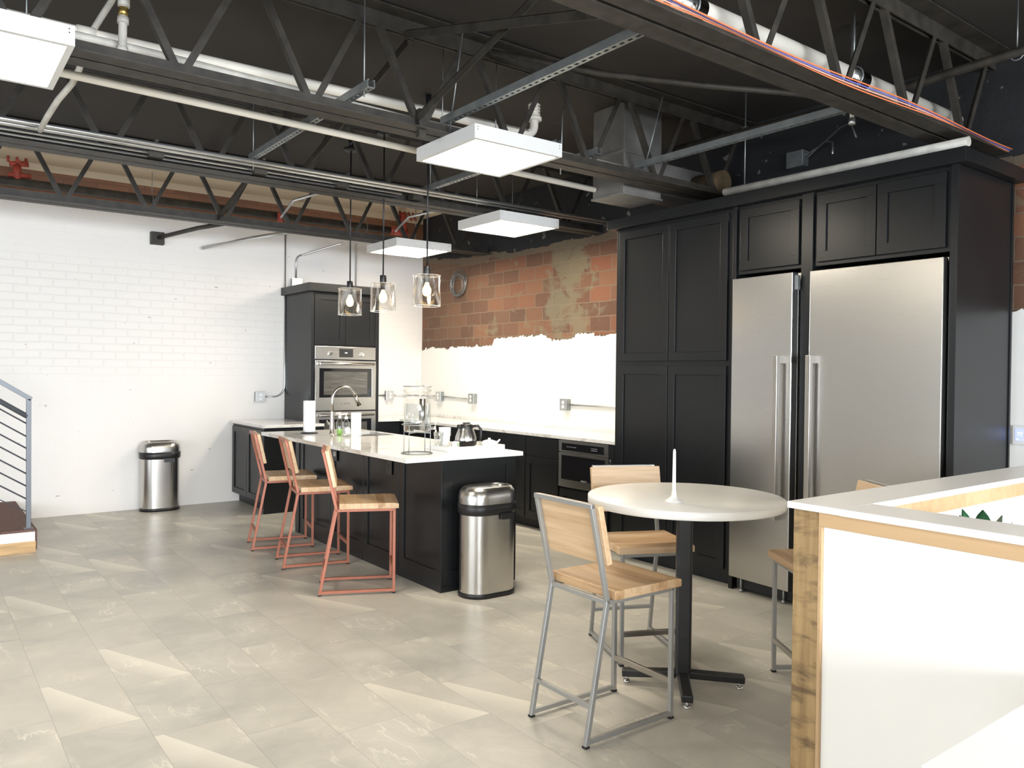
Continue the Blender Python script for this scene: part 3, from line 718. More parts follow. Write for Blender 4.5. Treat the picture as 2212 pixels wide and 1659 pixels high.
# base cabinets under the back counters
HC = 0.884
PX0, PY0 = 2.885, 7.975
t = thing('base_cabinet', 'black base cabinet standing free against the white wall, left of the ovens', 'cabinet', (3.2, 8.5, 0))
B(PX0, 3.474, PY0 + .02, YW - .004, .1, HC).build('body', 'cab', t, .002)
B(PX0 + .07, 3.474, PY0 + .02, YW - .004, 0, .1).build('toe_kick', 'cab_dark', t)
B(PX0 - .02, 3.474, PY0, PY0 + .02, 0, HC).build('end_panel', 'cab', t, .002)
shaker('x', PX0, 8.50, YW - .03, .11, .855, 'door', t); shaker('x', PX0, PY0 + .03, 8.494, .11, .855, 'door', t)
tag(B(2.84, 3.5, 7.93, TY - .025, HC + .001, .914).box(2.84, 3.472, TY - .025, YW - .004, HC + .001, .914).build('countertop', 'quartz', bevel=.002), 'white veined countertop on the free-standing base cabinet by the white wall', 'countertop')

CF = 4.675   # carcass face of the run on the block wall
t = thing('base_cabinet', 'black base cabinet on the white wall right of the oven tower', 'cabinet', (4.5, 8.7, 0))
B(4.306, 4.675, 8.39, YW - .004, .1, HC).build('body', 'cab', t, .002); B(4.306, 4.675, 8.45, YW - .004, 0, .1).build('toe_kick', 'cab_dark', t)
shaker('y', 8.39, 4.315, 4.66, .11, .66, 'door', t); slab('y', 8.39, 4.315, 4.66, .68, .865, 'drawer', t)
def base_unit(y0, y1, label, drawers=1, split=True, corner=False):
    t = thing('base_cabinet', label, 'cabinet', ((CF + XB) / 2, (y0 + y1) / 2, 0))
    B(CF, XB - .016, y0 + .0005, y1 - .0005, .1, HC).build('body', 'cab', t, .0015); B(CF + .07, XB - .016, y0 + .0005, y1 - .0005, 0, .1).build('toe_kick', 'cab_dark', t)
    n = 2 if split else 1; w_ = (y1 - y0) / n
    for i in range(n):
        a0, a1 = y0 + i * w_ + .006, y0 + (i + 1) * w_ - .006
        if drawers: slab('x', CF, a0, a1, .70, .865, 'drawer', t)
        shaker('x', CF, a0, a1, .11, .685 if drawers else .865, 'door', t)
    return t
base_unit(5.45, 6.42, 'black drawer cabinet directly left of the small built-in oven')
base_unit(6.422, 7.30, 'black drawer cabinet behind the coffee pot')
base_unit(7.302, 8.36, 'black drawer cabinet nearest the room corner')
t = thing('base_cabinet', 'black base cabinet in the blind room corner', 'cabinet', (5.0, 8.7, 0))
B(4.6755, XB - .016, 8.3605, YW - .004, 0, HC).build('body', 'cab', t)
t = thing('base_cabinet', 'black cabinet housing the small built-in oven beside the pantry', 'cabinet', (5.0, 5.05, 0))
m = B(CF, XB - .016, 4.667, 4.80, 0.1, HC); m.box(CF, XB - .016, 5.437, 5.449, .1, HC); m.box(CF, XB - .016, 4.80, 5.437, .1, .46); m.box(XB - .06, XB - .016, 4.80, 5.437, .46, HC)
m.build('body', 'cab', t); B(CF + .07, XB - .016, 4.667, 5.449, 0, .1).build('toe_kick', 'cab_dark', t)
shaker('x', CF, 4.81, 5.43, .11, .44, 'drawer', t)
t = thing('microwave_drawer', 'small built-in stainless oven with a black window under the back counter', 'oven', (5.0, 5.12, .46))
B(CF, XB - .07, 4.805, 5.432, .465, HC - .004).build('body', 'cab_dark', t)
m = MB(); m.box(CF - .03, CF, 4.80, 5.437, .775, HC - .006); cp = m.build('control_panel', 'steel', t, .002)
B(CF - .033, CF - .029, 4.85, 5.39, .79, .855).build('display', 'glassblack', cp)
sc = MB()
for i in range(5):
    for j in range(2): sc.box(CF - .0345, CF - .0325, 4.93 + i * .016 + j * .0, 4.94 + i * .016, .812 + j * .016, .816 + j * .016)
for i in range(6): sc.box(CF - .0345, CF - .0325, 5.2 + i * .022, 5.208 + i * .022, .82, .826)
sc.build('button_marks', 'light_text', cp)
m = MB(); m.box(CF - .03, CF, 4.80, 5.437, .465, .53); m.box(CF - .03, CF, 4.80, 5.437, .745, .768); m.box(CF - .03, CF, 4.80, 4.835, .53, .745); m.box(CF - .03, CF, 5.402, 5.437, .53, .745)
d = m.build('oven_door', 'steel', t, .002); B(CF - .027, CF - .01, 4.835, 5.402, .50, .745).build('door_glass', 'glassblack', d)
text('BOSCH', 'lettering', .020, 'light_text', d, (CF - .029, 5.10, .535), (0, -1, 0), (0, 0, 1), .0006, 1.15)
m = MB(); m.box(4.305 + .002, XB - .016, 8.35, YW - .004, HC + .001, .914); m.box(4.64, XB - .016, 4.667, 8.35, HC + .001, .914)
tag(m.build('countertop', 'quartz', bevel=.002), 'long white veined countertop along the block wall and room corner', 'countertop')
m = MB(); m.box(XB - .036, XB - .0165, 4.667, YW - .03, .9145, .945); m.box(4.307, XB - .036, YW - .024, YW - .004, .9145, .945)
tag(m.build('backsplash_strip', 'quartz', bevel=.0015), 'low white upstand strip behind the long back counter', 'backsplash')

# ------------------------------------------------------------------ island
IX0, IX1, IY0, IY1 = 2.81, 3.43, 4.48, 6.97
t = thing('kitchen_island', 'black panelled kitchen island with white veined top', 'kitchen island', (3.1, 5.7, 0))
B(IX0 + .012, IX1, IY0 + .012, IY1, 0, HC).build('body', 'cab', t, .002)
def ipanel(y0, y1, name='side_panel'):
    shaker('x', IX0 + .012, y0, y1, .0, HC, name, t, frame=.075, th=.016) if False else None
    m = MB(); a, b_ = IX0 - .004, IX0 + .012; f = .07; zb = .14
    m.box(a, b_, y0, y1, 0, zb); m.box(a, b_, y0, y1, HC - f, HC); m.box(a, b_, y0, y0 + f, zb, HC - f); m.box(a, b_, y1 - f, y1, zb, HC - f)
    m.box(a + .009, b_, y0 + f, y1 - f, zb, HC - f); m.build(name, 'cab', t, .0015)
ipanel(4.476, 5.052); ipanel(5.058, 5.618); ipanel(5.624, 6.22); ipanel(6.226, 6.885)
B(IX0 - .012, IX0 + .012, 6.889, 6.97, 0, HC).build('corner_post', 'cab', t, .002)
m = MB(); f = .085
m.box(IX0 + .0125, IX1, IY0 - .004, IY0 + .012, 0, .14); m.box(IX0 + .0125, IX1, IY0 - .004, IY0 + .012, HC - .06, HC); m.box(IX0 + .0125, IX0 + f, IY0 - .004, IY0 + .012, .14, HC - .06); m.box(IX1 - f, IX1, IY0 - .004, IY0 + .012, .14, HC - .06)
m.box(IX0 + f, IX1 - f, IY0 + .005, IY0 + .012, .14, HC - .06); m.build('end_panel', 'cab', t, .0015)
for (a0, a1) in ((4.50, 5.28), (5.29, 6.10), (6.11, 6.95)):
    shaker('x', IX1, a0, a1, .11, .865, 'door', t, sgn=1)
CX0, CX1, CY0, CY1 = 2.525, 3.475, 4.455, 7.10
SX0, SX1, SY0, SY1 = 3.09, 3.42, 6.22, 6.72
ztop = .914
m = MB(); z0_, z1_ = HC + .001, ztop
m.box(CX0, CX1, CY0, SY0, z0_, z1_); m.box(CX0, CX1, SY1, CY1, z0_, z1_); m.box(CX0, SX0, SY0, SY1, z0_, z1_); m.box(SX1, CX1, SY0, SY1, z0_, z1_)
m.build('island_top', 'quartz', t)
m = MB(); g = .003
m.box(SX0 - g, SX0, SY0 - g, SY1 + g, .72, HC); m.box(SX1, SX1 + g, SY0 - g, SY1 + g, .72, HC); m.box(SX0, SX1, SY0 - g, SY0, .72, HC); m.box(SX0, SX1, SY1, SY1 + g, .72, HC); m.box(SX0 - g, SX1 + g, SY0 - g, SY1 + g, .717, .72)
m.build('sink_basin', 'steel', t)
# faucet
t = thing('kitchen_faucet', 'brushed gooseneck faucet beside the island sink', 'faucet', (2.985, 6.60, .914))
fx, fy = 2.985, 6.60
m = MB(); m.lathe([(.030, 0), (.030, .006), (.024, .012), (.022, .06), (.0165, .16), (.0155, .2)], (fx, fy, .914), 20); m.build('base', 'nickel', t)
pts = [(fx, fy, .914 + .18), (fx, fy, 1.20)]
for k in range(0, 15):
    a = PI - k * (PI * 0.90) / 14; pts.append((fx + .115 + .115 * math.cos(a), fy, 1.215 + .115 * math.sin(a)))
m = MB(); m.tube(pts, .0145, 12); m.build('spout', 'nickel', t)
e = Vector(pts[-1]); dd = (Vector(pts[-1]) - Vector(pts[-2])).normalized()
m = MB(); m.tube([e, e + dd * .03, e + dd * .095], [.0155, .018, .025], 14); m.build('spray_head', 'nickel', t)
m = MB(); m.tube([(fx, fy + .02, 1.0), (fx - .01, fy + .055, 1.0), (fx - .02, fy + .07, 1.03)], [.013, .009, .006], 10); m.build('lever', 'nickel', t)

# outlets on the island side
def island_outlet(y, z, label, white=False):
    t = thing('power_outlet', label, 'outlet', (IX0 - .004, y, z))
    B(IX0 - .008, IX0 - .0042, y - .038, y + .038, z - .058, z + .058).build('cover_plate', 'cab_plate', t, .001)
    m = MB()
    for s_ in (-1, 1): m.box(IX0 - .0095, IX0 - .0078, y - .024 + (s_ > 0) * .026, y - .002 + (s_ > 0) * .026, z - .02, z + .02)
    m.build('receptacles', 'whitemat' if white else 'black', t, .0005)
island_outlet(5.20, .772, 'black outlet on the island side close to its near corner')
island_outlet(6.14, .785, 'outlet with a pale socket on the island side, behind the nearest copper stool back', True)

# things on the island
t = thing('paper_towel_holder', 'white paper towel roll on a dark round stand', 'paper towels', (2.835, 6.75, .914))
m = MB(); m.lathe([(1e-4, 0), (.078, 0), (.078, .006), (.06, .011), (1e-4, .012)], (2.835, 6.75, .914), 28); b_ = m.build('stand_base', 'blackmet', t)
m = MB(); m.tube([(2.835, 6.75, .92), (2.835, 6.75, 1.235)], .005, 8); m.tube([(2.835 + .012 * math.cos(k * PI / 6), 6.75, 1.243 + .012 * math.sin(k * PI / 6)) for k in range(12)], .003, 6, True); m.build('stand_rod', 'blackmet', t)
m = MB(); m.lathe([(.020, .014), (.051, .014), (.053, .02), (.053, .288), (.051, .292), (.020, .292), (.020, .014)], (2.835, 6.75, .914), 32); m.build('paper_roll', 'paper', t)
def soap(x, y, label, green):
    t = thing('soap_dispenser', label, 'soap dispenser', (x, y, .914), 'pump bottles beside the faucet')
    r = .028
    m = MB(); m.lathe([(1e-4, 0), (r, 0), (r + .002, .01), (r + .002, .11), (r - .004, .125), (.012, .14), (.012, .15)], (x, y, .914), 20); m.build('bottle', 'glass_soap', t)
    m = MB(); m.lathe([(1e-4, .004), (r - .003, .004), (r - .003, .055 if green else .085), (1e-4, .055 if green else .085)], (x, y, .914), 20); m.build('liquid_soap', 'green_soap' if green else 'glass_soap', t)
    if not green:
        m = MB(); m.box(x - .02, x + .02, y - r - .005, y - r - .003, .94, .99); m.build('paper_label', 'white', t)
    m = MB(); m.lathe([(1e-4, .148), (.014, .148), (.014, .168), (.005, .170), (.005, .195), (1e-4, .195)], (x, y, .914), 14)
    m.tube([(x + .01, y, 1.108), (x - .03, y, 1.108), (x - .036, y, 1.10)], [.007, .005, .004], 8); m.build('pump', 'white', t)
soap(2.985, 6.44, 'pump bottle with green soap, left of the clear one', True)
soap(2.975, 6.29, 'clear pump soap bottle with white pump, right of the green one', False)
t = thing('counter_sign', 'blank white upright card sign standing behind the soap bottles', 'sign', (3.07, 6.30, .914))
m = MB(); m.box(3.025, 3.12, 6.296, 6.302, .92, 1.115); m.build('card', 'white', t, .001); B(3.025, 3.12, 6.28, 6.32, .914, .92).build('foot', 'white', t, .001)

# drinks dispenser on its wire stand
dx, dy = 2.765, 4.73
t = thing('dispenser_stand', 'round wire stand under the glass drinks dispenser', 'stand', (dx, dy, .914))
R_ = .105
def ring(m, z, r=.105, w_=.003): m.tube([(dx + r * math.cos(k * PI / 24), dy + r * math.sin(k * PI / 24), z) for k in range(48)], w_, 6, True)
for zr, wr in ((.918, .004), (1.112, .003)): m = MB(); ring(m, zr, w_=wr); m.build('ring', 'galv', t)
for k in range(4):
    a = k * PI / 2 + .5; MB().tube([(dx + R_ * math.cos(a), dy + R_ * math.sin(a), .918), (dx + R_ * math.cos(a), dy + R_ * math.sin(a), 1.112)], .003, 6).build('upright', 'galv', t)
m = MB(); m.tube([(dx - R_ * math.cos(.5), dy - R_ * math.sin(.5), 1.058), (dx + R_ * math.cos(.5), dy + R_ * math.sin(.5), 1.058)], .003, 6)
m.tube([(dx + R_ * math.sin(.5), dy - R_ * math.cos(.5), 1.058), (dx - R_ * math.sin(.5), dy + R_ * math.cos(.5), 1.058)], .003, 6); m.build('cross_support', 'galv', t)
t = thing('drink_dispenser', 'tall glass drinks dispenser with a metal tap on the island corner', 'drink dispenser', (dx, dy, 1.061))
m = MB(); m.lathe([(1e-4, 1.064), (.085, 1.064), (.092, 1.075), (.093, 1.28), (.098, 1.29), (.098, 1.30), (.093, 1.305), (.093, 1.335), (.098, 1.34), (.098, 1.348), (.093, 1.352), (.093, 1.368), (.096, 1.372)], (dx, dy, 0), 40); m.build('glass_jar', 'glass', t)
for zr in (1.295, 1.344, 1.374): m = MB(); ring(m, zr, .097, .0022); m.build('jar_rim', 'galv' if zr > 1.37 else 'glass_soap', t)
m = MB(); m.lathe([(1e-4, 1.068), (.083, 1.068), (.089, 1.078), (.089, 1.255), (1e-4, 1.255)], (dx, dy, 0), 36); m.build('water_fill', 'water', t)
m = MB(); m.tube([(dx + .022, dy - .03, 1.075), (dx + .022, dy - .03, 1.29)], .021, 16); m.build('ice_core', 'steel_v', t)
m = MB(); m.lathe([(1e-4, 1.384), (.05, 1.382), (.1, 1.375), (.101, 1.37), (.094, 1.368)], (dx, dy, 0), 40); m.lathe([(1e-4, 1.415), (.012, 1.41), (.014, 1.40), (.006, 1.383)], (dx, dy, 0), 16); m.build('glass_lid', 'glass', t)
m = MB(); m.tube([(dx + .06, dy - .075, 1.09), (dx + .078, dy - .10, 1.09), (dx + .085, dy - .112, 1.088)], [.012, .009, .011], 10); m.tube([(dx + .083, dy - .108, 1.088), (dx + .083, dy - .108, 1.062)], .007, 8); m.tube([(dx + .08, dy - .105, 1.095), (dx + .08, dy - .105, 1.125), (dx + .10, dy - .118, 1.13)], .004, 8); m.build('tap', 'chrome', t)

# tray with its things
TXY = (3.255, 4.86)
m = MB(); x0, x1, y0, y1 = 2.985, 3.465, 4.66, 4.99
m.box(x0, x1, y0, y1, .9145, .921); m.box(x0, x1, y0, y0 + .008, .921, .948); m.box(x0, x1, y1 - .008, y1, .921, .948); m.box(x0, x0 + .008, y0 + .008, y1 - .008, .921, .948); m.box(x1 - .008, x1, y0 + .008, y1 - .008, .921, .948)
tag(m.build('serving_tray', 'white', bevel=.002), 'white rectangular tray under the coffee pot on the island', 'tray')
ZT = .9215
def cup(name, x, y, r0, r1, h, mat, label, cat, z=ZT, rims=0, grp=None):
    t = thing(name, label, cat, (x, y, z), grp)
    m = MB(); pr = [(1e-4, 0), (r0, 0), (r1, h), (r1 - .002, h), (r0 - .002, .004), (1e-4, .004)]
    m.lathe(pr, (x, y, z), 24); m.build('cup_body', mat, t)
    if rims:
        m = MB()
        for k in range(rims): m.tube([(x + (r1 + .001) * math.cos(a * PI / 12), y + (r1 + .001) * math.sin(a * PI / 12), z + h - k * .011) for a in range(24)], .0018, 5, True)
        m.build('stacked_rims', mat, t)
    return t
cup('plastic_cup', 3.045, 4.90, .028, .037, .115, 'glass_soap', 'clear plastic cup left of the stacked white cups on the tray', 'cup', rims=3)
cup('paper_cup_stack', 3.115, 4.93, .034, .043, .145, 'white', 'tall stack of white cups beside the coffee pot', 'cups', rims=6)
t = thing('sugar_jar', 'small white jar with a green leaf mark in front of the coffee pot', 'jar', (3.115, 4.78, ZT))
m = MB(); m.lathe([(1e-4, 0), (.024, 0), (.026, .005), (.026, .05), (.022, .055), (1e-4, .055)], (3.115, 4.78, ZT), 20); m.build('jar_body', 'white', t)
m = MB(); m.tube([(3.118 + .009 * math.cos(k * PI / 8), 4.78 - .0275, ZT + .035 + .011 * math.sin(k * PI / 8)) for k in range(16)], .0022, 5, True); m.tube([(3.112, 4.7515, ZT + .025), (3.125, 4.7515, ZT + .047)], .0015, 5); m.build('leaf_mark', 'leaf_light', t)
t = thing('coffee_pot', 'round steel coffee pot with black lid and handle on the tray', 'coffee pot', (3.26, 4.87, ZT))
cx_, cy_ = 3.26, 4.87
m = MB(); m.lathe([(.055, .0), (.078, .02), (.081, .045), (.078, .075), (.064, .115), (.054, .14), (.052, .148)], (cx_, cy_, ZT), 36); m.build('steel_body', 'steel_v', t)
m = MB(); m.lathe([(1e-4, -.0), (.056, .0), (.0795, .019), (.0825, .040), (.0815, .052)], (cx_, cy_, ZT + .0005), 36); m.build('dark_base', 'coffee', t)
m = MB(); m.lathe([(.055, .142), (.056, .15), (.052, .165), (.035, .173), (.02, .175), (1e-4, .176)], (cx_, cy_, ZT), 30); m.box(cx_ - .02, cx_ + .03, cy_ - .012, cy_ + .012, ZT + .172, ZT + .182); m.tube([(cx_ - .04, cy_, ZT + .15), (cx_ - .072, cy_, ZT + .158)], [.02, .012], 8); m.build('lid', 'black', t)
m = MB(); m.tube([(cx_ + .045, cy_ - .02, ZT + .155), (cx_ + .085, cy_ - .035, ZT + .158), (cx_ + .105, cy_ - .042, ZT + .13), (cx_ + .107, cy_ - .043, ZT + .08), (cx_ + .10, cy_ - .04, ZT + .045)], [.009, .010, .011, .010, .008], 10); m.build('handle', 'black', t)
t = thing('teapot', 'low white teapot on the right end of the tray', 'teapot', (3.39, 4.80, ZT))
m = MB(); m.lathe([(1e-4, 0), (.042, 0), (.056, .012), (.058, .03), (.05, .048), (.026, .056), (1e-4, .057)], (3.395, 4.76, ZT), 28); m.build('pot_body', 'ceramic', t)
m = MB(); m.lathe([(1e-4, .072), (.01, .07), (.012, .062), (.005, .056)], (3.395, 4.76, ZT), 14); m.build('lid_knob', 'ceramic', t)
m = MB(); m.tube([(3.44, 4.75, ZT + .03), (3.465, 4.745, ZT + .042), (3.478, 4.74, ZT + .058)], [.012, .008, .006], 8); m.build('spout', 'ceramic', t)

# ------------------------------------------------------------------ waste bins
def bin_(label, x, y, rz, H=.655, L=.40, D=.265):
    t = local_thing('waste_bin', label, 'waste bin', 'oval stainless waste bins')
    def ov(l, d, z, n=40):
        # stadium outline
        r = d / 2; s_ = l / 2 - r; out = []
        for k in range(n):
            a = 2 * PI * k / n; cx2 = s_ if math.cos(a) >= 0 else -s_
            out.append((cx2 + r * math.cos(a), r * math.sin(a), z))
        return out
    m = MB(); m.loft([ov(L, D, 0), ov(L, D, .025), ov(L - .012, D - .012, .032)]); m.build('base_ring', 'black', t)
    m = MB(); m.loft([ov(L - .012, D - .012, .032), ov(L - .012, D - .012, H - .10)], False, False); m.build('body', 'steel_v', t)
    m = MB(); m.loft([ov(L - .01, D - .01, H - .115), ov(L + .012, D + .012, H - .105), ov(L + .016, D + .016, H - .045), ov(L + .006, D + .006, H - .042)], True, True); m.box(.02, .12, -D / 2 - .012, -D / 2, H - .145, H - .105); m.build('lid_collar', 'black', t)
    m = MB()
    rings = [ov(L + .004, D + .004, H - .042), ov(L + .004, D + .004, H + .0), ov(L - .012, D - .012, H + .035), ov(L - .05, D - .05, H + .06), ov(L - .085, D - .085, H + .068), ov(L - .10, D - .10, H + .064), ov(L - .105, D - .105, H + .035)]
    m.loft(rings, False, False); m.build('lid', 'steel', t)
    m = MB(); m.loft([ov(L - .106, D - .106, H + .033), ov(L - .106, D - .106, H + .036)]); m.build('opening_flap', 'cab_dark', t)
    place(t, (x, y, 0), rz); return t
bin_('stainless waste bin standing in front of the island end', 3.065, 4.315, math.radians(-2))
bin_('stainless waste bin standing alone against the white wall', 2.075, 8.855, math.radians(-4), L=.39)

# ------------------------------------------------------------------ stools
def make_stool(label, group, mat, name):
    t = local_thing(name, label, 'stool', group)
    W_ = .175; s_ = .019
    for sg in (-1, 1):
        m = MB(); m.bar((.24, sg * W_, .008), (.24, sg * W_, .565), s_, s_, (1, 0, 0)); l = m.build('leg', mat, t, .002)
        m = MB(); m.box(.24 - .011, .24 + .011, sg * W_ - .011, sg * W_ + .011, 0, .009); m.build('foot_cap', 'rubber', l)
        m = MB(); m.bar((-.24, sg * W_, .008), (-.135, sg * W_, .565), s_, s_, (0, 1, 0), .003); l = m.build('leg', mat, t, .002)
        m = MB(); m.box(-.24 - .011, -.24 + .011, sg * W_ - .011, sg * W_ + .011, 0, .009); m.build('foot_cap', 'rubber', l)
        m = MB(); m.bar((-.235, sg * W_, .022), (.232, sg * W_, .022), s_, s_); m.build('floor_rail', mat, t, .002)
    m = MB(); m.bar((.24, -W_, .16), (.24, W_, .16), s_ * .9, .026); m.build('footrest', 'nickel' if mat == 'steel_paint' else mat, t, .002)
    m = MB(); m.bar((-.214, -W_, .155), (-.214, W_, .155), s_, s_); m.build('rear_stretcher', mat, t, .002)
    m = MB()
    for sg in (-1, 1): m.bar((-.14, sg * W_, .558), (.245, sg * W_, .558), s_, s_)
    m.bar((.24, -W_, .558), (.24, W_, .558), s_, s_); m.bar((-.135, -W_, .558), (-.135, W_, .558), s_, s_); m.build('seat_frame', mat, t, .002)
    m = MB()
    for sg in (-1, 1): m.bar((-.135, sg * W_, .56), (-.225, sg * W_, .955), s_, s_, (0, 1, 0), .003)
    m.bar((-.225, -W_ - s_ / 2, .950), (-.225, W_ + s_ / 2, .950), s_, s_); m.build('back_frame', mat, t, .002)
    # dished seat board
    nx, ny = 12, 14; x0, x1 = -.118, .268; yw = .205; zt = .606; zb = .5685
    vs = []; fs = []
    def zz(u, v): return zt - .012 * math.sin(PI * min(1, u * 1.15)) * (1 - (2 * v - 1) ** 4) - (.006 if u > .93 else 0)
    for i in range(nx + 1):
        for j in range(ny + 1):
            u, v = i / nx, j / ny; vs.append((x0 + (x1 - x0) * u, -yw + 2 * yw * v, zz(u, v)))
    n1 = len(vs)
    for i in range(nx + 1):
        for j in range(ny + 1): vs.append((vs[i * (ny + 1) + j][0], vs[i * (ny + 1) + j][1], zb))
    k = lambda i, j: i * (ny + 1) + j
    for i in range(nx):
        for j in range(ny):
            fs.append((k(i, j), k(i + 1, j), k(i + 1, j + 1), k(i, j + 1))); fs.append((n1 + k(i, j), n1 + k(i, j + 1), n1 + k(i + 1, j + 1), n1 + k(i + 1, j)))
    for i in range(nx): fs.append((k(i, 0), n1 + k(i, 0), n1 + k(i + 1, 0), k(i + 1, 0))); fs.append((k(i, ny), k(i + 1, ny), n1 + k(i + 1, ny), n1 + k(i, ny)))
    for j in range(ny): fs.append((k(0, j), k(0, j + 1), n1 + k(0, j + 1), n1 + k(0, j))); fs.append((k(nx, j), n1 + k(nx, j), n1 + k(nx, j + 1), k(nx, j + 1)))
    MB().add(vs, fs).build('seat', 'seat_wood', t, .003)
    # backrest board in front of the back frame
    d = Vector((-.09, 0, .395)).normalized(); nrm = Vector((d.z, 0, -d.x))
    c0 = Vector((-.135, 0, .56)) + d * .275 + nrm * (s_ / 2 + .0135)
    m = MB(); m.bar(c0 + Vector((0, -.203, 0)), c0 + Vector((0, .203, 0)), .026, .245, d); m.build('backrest', 'back_wood', t, .004)
    return t
CS = make_stool('nearest of the three copper-framed stools at the island', 'copper framed stools along the island', 'copper_paint', 'bar_stool')
def footc(a, b, c, d): return ((a[0] + b[0] + c[0] + d[0]) / 4, (a[1] + b[1] + c[1] + d[1]) / 4, 0)
place(CS, footc((2.117, 4.862), (2.562, 4.639), (2.262, 5.196), (2.723, 5.014)), math.radians(-25))
for (c, rz, lab) in ((footc((2.177, 5.672), (2.653, 5.551), (2.266, 6.023), (2.757, 5.937)), -13, 'middle copper-framed stool at the island'),
                     (footc((2.203, 6.391), (2.674, 6.263), (2.29, 6.752), (2.774, 6.667)), -13.5, 'farthest copper-framed stool, nearest the white wall')):
    c2 = copy_tree(CS); c2['label'] = lab; place(c2, c, math.radians(rz))
GS = make_stool('grey-framed wooden stool nearest the camera, left of the round table', 'grey framed stools around the round table', 'steel_paint', 'bar_stool')
place(GS, (2.355, 2.458, 0), math.radians(-1))
c2 = copy_tree(GS); c2['label'] = 'grey-framed stool behind the round table, facing the camera'; place(c2, (3.11, 2.98, 0), math.atan2(-.46, -.208))
c2 = copy_tree(GS); c2['label'] = 'grey-framed stool mostly hidden behind the torched corner post'; place(c2, (3.518, 2.059, 0), math.radians(146))

# ------------------------------------------------------------------ round table
tx, ty = 2.915, 2.49
t = thing('round_table', 'round white pedestal table with a black cross base', 'table', (tx, ty, 0))
m = MB(); m.lathe([(1e-4, .862), (.452, .862), (.457, .866), (.457, .896), (.453, .90), (1e-4, .90)], (tx, ty, 0), 96); m.build('tabletop', 'tabletop', t)
m = MB(); m.bar((tx, ty, .05), (tx, ty, .862), .074, .074, (1, 1, 0)); m.build('pedestal', 'black', t, .012)
for k in range(4):
    a = math.radians(-45 + 90 * k); d = Vector((math.cos(a), math.sin(a), 0))
    m = MB(); m.bar(Vector((tx, ty, .056)) + d * .03, Vector((tx, ty, .046)) + d * .285, .052, .034); l = m.build('foot', 'black', t, .006)
    e = Vector((tx, ty, 0)) + d * .262
    m = MB(); m.cyl((e.x, e.y, 0), .017, 0, .010, 16); m.cyl((e.x, e.y, 0), .006, .01, .032, 10); m.build('levelling_glide', 'chrome', l)
hx, hy = 2.735, 2.40
t = thing('candlestick', 'slim white candlestick on the round table', 'candlestick', (hx, hy, .90))
m = MB(); m.lathe([(1e-4, 0), (.040, 0), (.041, .004), (.033, .009), (.020, .016), (.012, .028), (.0105, .045), (.0105, .052), (1e-4, .052)], (hx, hy, .90), 28); m.build('holder_base', 'ceramic', t)
m = MB(); m.lathe([(.0085, .05), (.0082, .10), (.0065, .225), (.0045, .235), (1e-4, .238)], (hx, hy, .90), 16); m.build('candle', 'ceramic', t)

# ------------------------------------------------------------------ low white wall, ledge and planter opening
LX0, LX1, LY1, LYI, LZ = 2.238, 2.421, 1.491, 1.306, 1.07
m = MB(); m.box(2.262, 2.40, -3.0, 1.375, 0, LZ - .022); m.box(2.40, 4.6, 1.33, 1.465, 0, LZ - .022); m.box(2.36, 2.40, 1.33, 1.465, 0, LZ - .022)
struct(m.build('wall_low', 'drywall'))
m = MB(); m.box(2.250, 2.36, 1.386, 1.474, 0, LZ - .0215); struct(m.build('trim_1', 'stained', bevel=.002))
m = MB(); m.box(2.247, 2.262, -3.0, 1.385, LZ - .066, LZ - .0215); struct(m.build('trim_2', 'trim_wood', bevel=.002))
m = MB(); m.box(2.249, 2.262, 1.375, 1.386, 0, LZ - .066); struct(m.build('trim_3', 'trim_wood', bevel=.001))
m = MB(); m.box(2.42, 4.6, 1.313, 1.33, LZ - .075, LZ - .0215); struct(m.build('trim_4', 'trim_wood', bevel=.001))
m = MB(); m.box(LX0, LX1, -3.0, LYI, LZ - .021, LZ); m.box(LX0, 4.62, LYI, LY1, LZ - .021, LZ)
tag(m.build('ledge_top', 'ledge', bevel=.002), 'white L-shaped ledge capping the low wall at the right', 'ledge')
# soil box and plant behind the near arm of the ledge
def leafy(x, y, z, label, n, L, seed, mat='leaf'):
    rnd = random.Random(seed); t = thing('potted_plant', label, 'plant', (x, y, z))
    m = MB()
    for i in range(n):
        a = rnd.uniform(0, 2 * PI); tilt = rnd.uniform(.15, 1.0); ln = L * rnd.uniform(.7, 1.05); w_ = .028 * rnd.uniform(.8, 1.3)
        d = Vector((math.cos(a) * math.sin(tilt), math.sin(a) * math.sin(tilt), math.cos(tilt))); sdir = d.cross(Vector((0, 0, 1))).normalized(); up = sdir.cross(d)
        vs = []; N = 8
        for k in range(N + 1):
            u = k / N; c = Vector((x, y, z)) + d * (ln * u) - Vector((0, 0, 1)) * (.22 * ln * u * u); ww = w_ * math.sin(PI * (u * .9 + .1)) ** .8 + .0015
            vs += [c - sdir * ww, c + up * (-.25 * ww), c + sdir * ww]
        fs = []
        for k in range(N): fs += [(3 * k, 3 * k + 1, 3 * k + 4, 3 * k + 3), (3 * k + 1, 3 * k + 2, 3 * k + 5, 3 * k + 4)]
        m.add(vs, fs, True)
    lf = m.build('leaves', mat, t)
    md = lf.modifiers.new('thick', 'SOLIDIFY'); md.thickness = .0012
    m = MB(); m.lathe([(1e-4, -.20), (.075, -.20), (.095, -.01), (.10, .0), (.092, .0), (.088, -.02), (1e-4, -.03)], (x, y, z), 24); m.build('pot', 'ceramic', t)
    return t
tag(B(2.41, 3.9, .55, 1.325, .55, .60).build('plant_shelf', 'whitemat', bevel=.003), 'white shelf inside the low wall holding the plants', 'shelf')
leafy(2.72, 1.10, .85, 'dark green plant whose leaf tips rise behind the white ledge', 16, .27, 4)
leafy(3.02, .93, .85, 'second dark green plant, leaf tips just above the ledge at the right', 12, .20, 9)
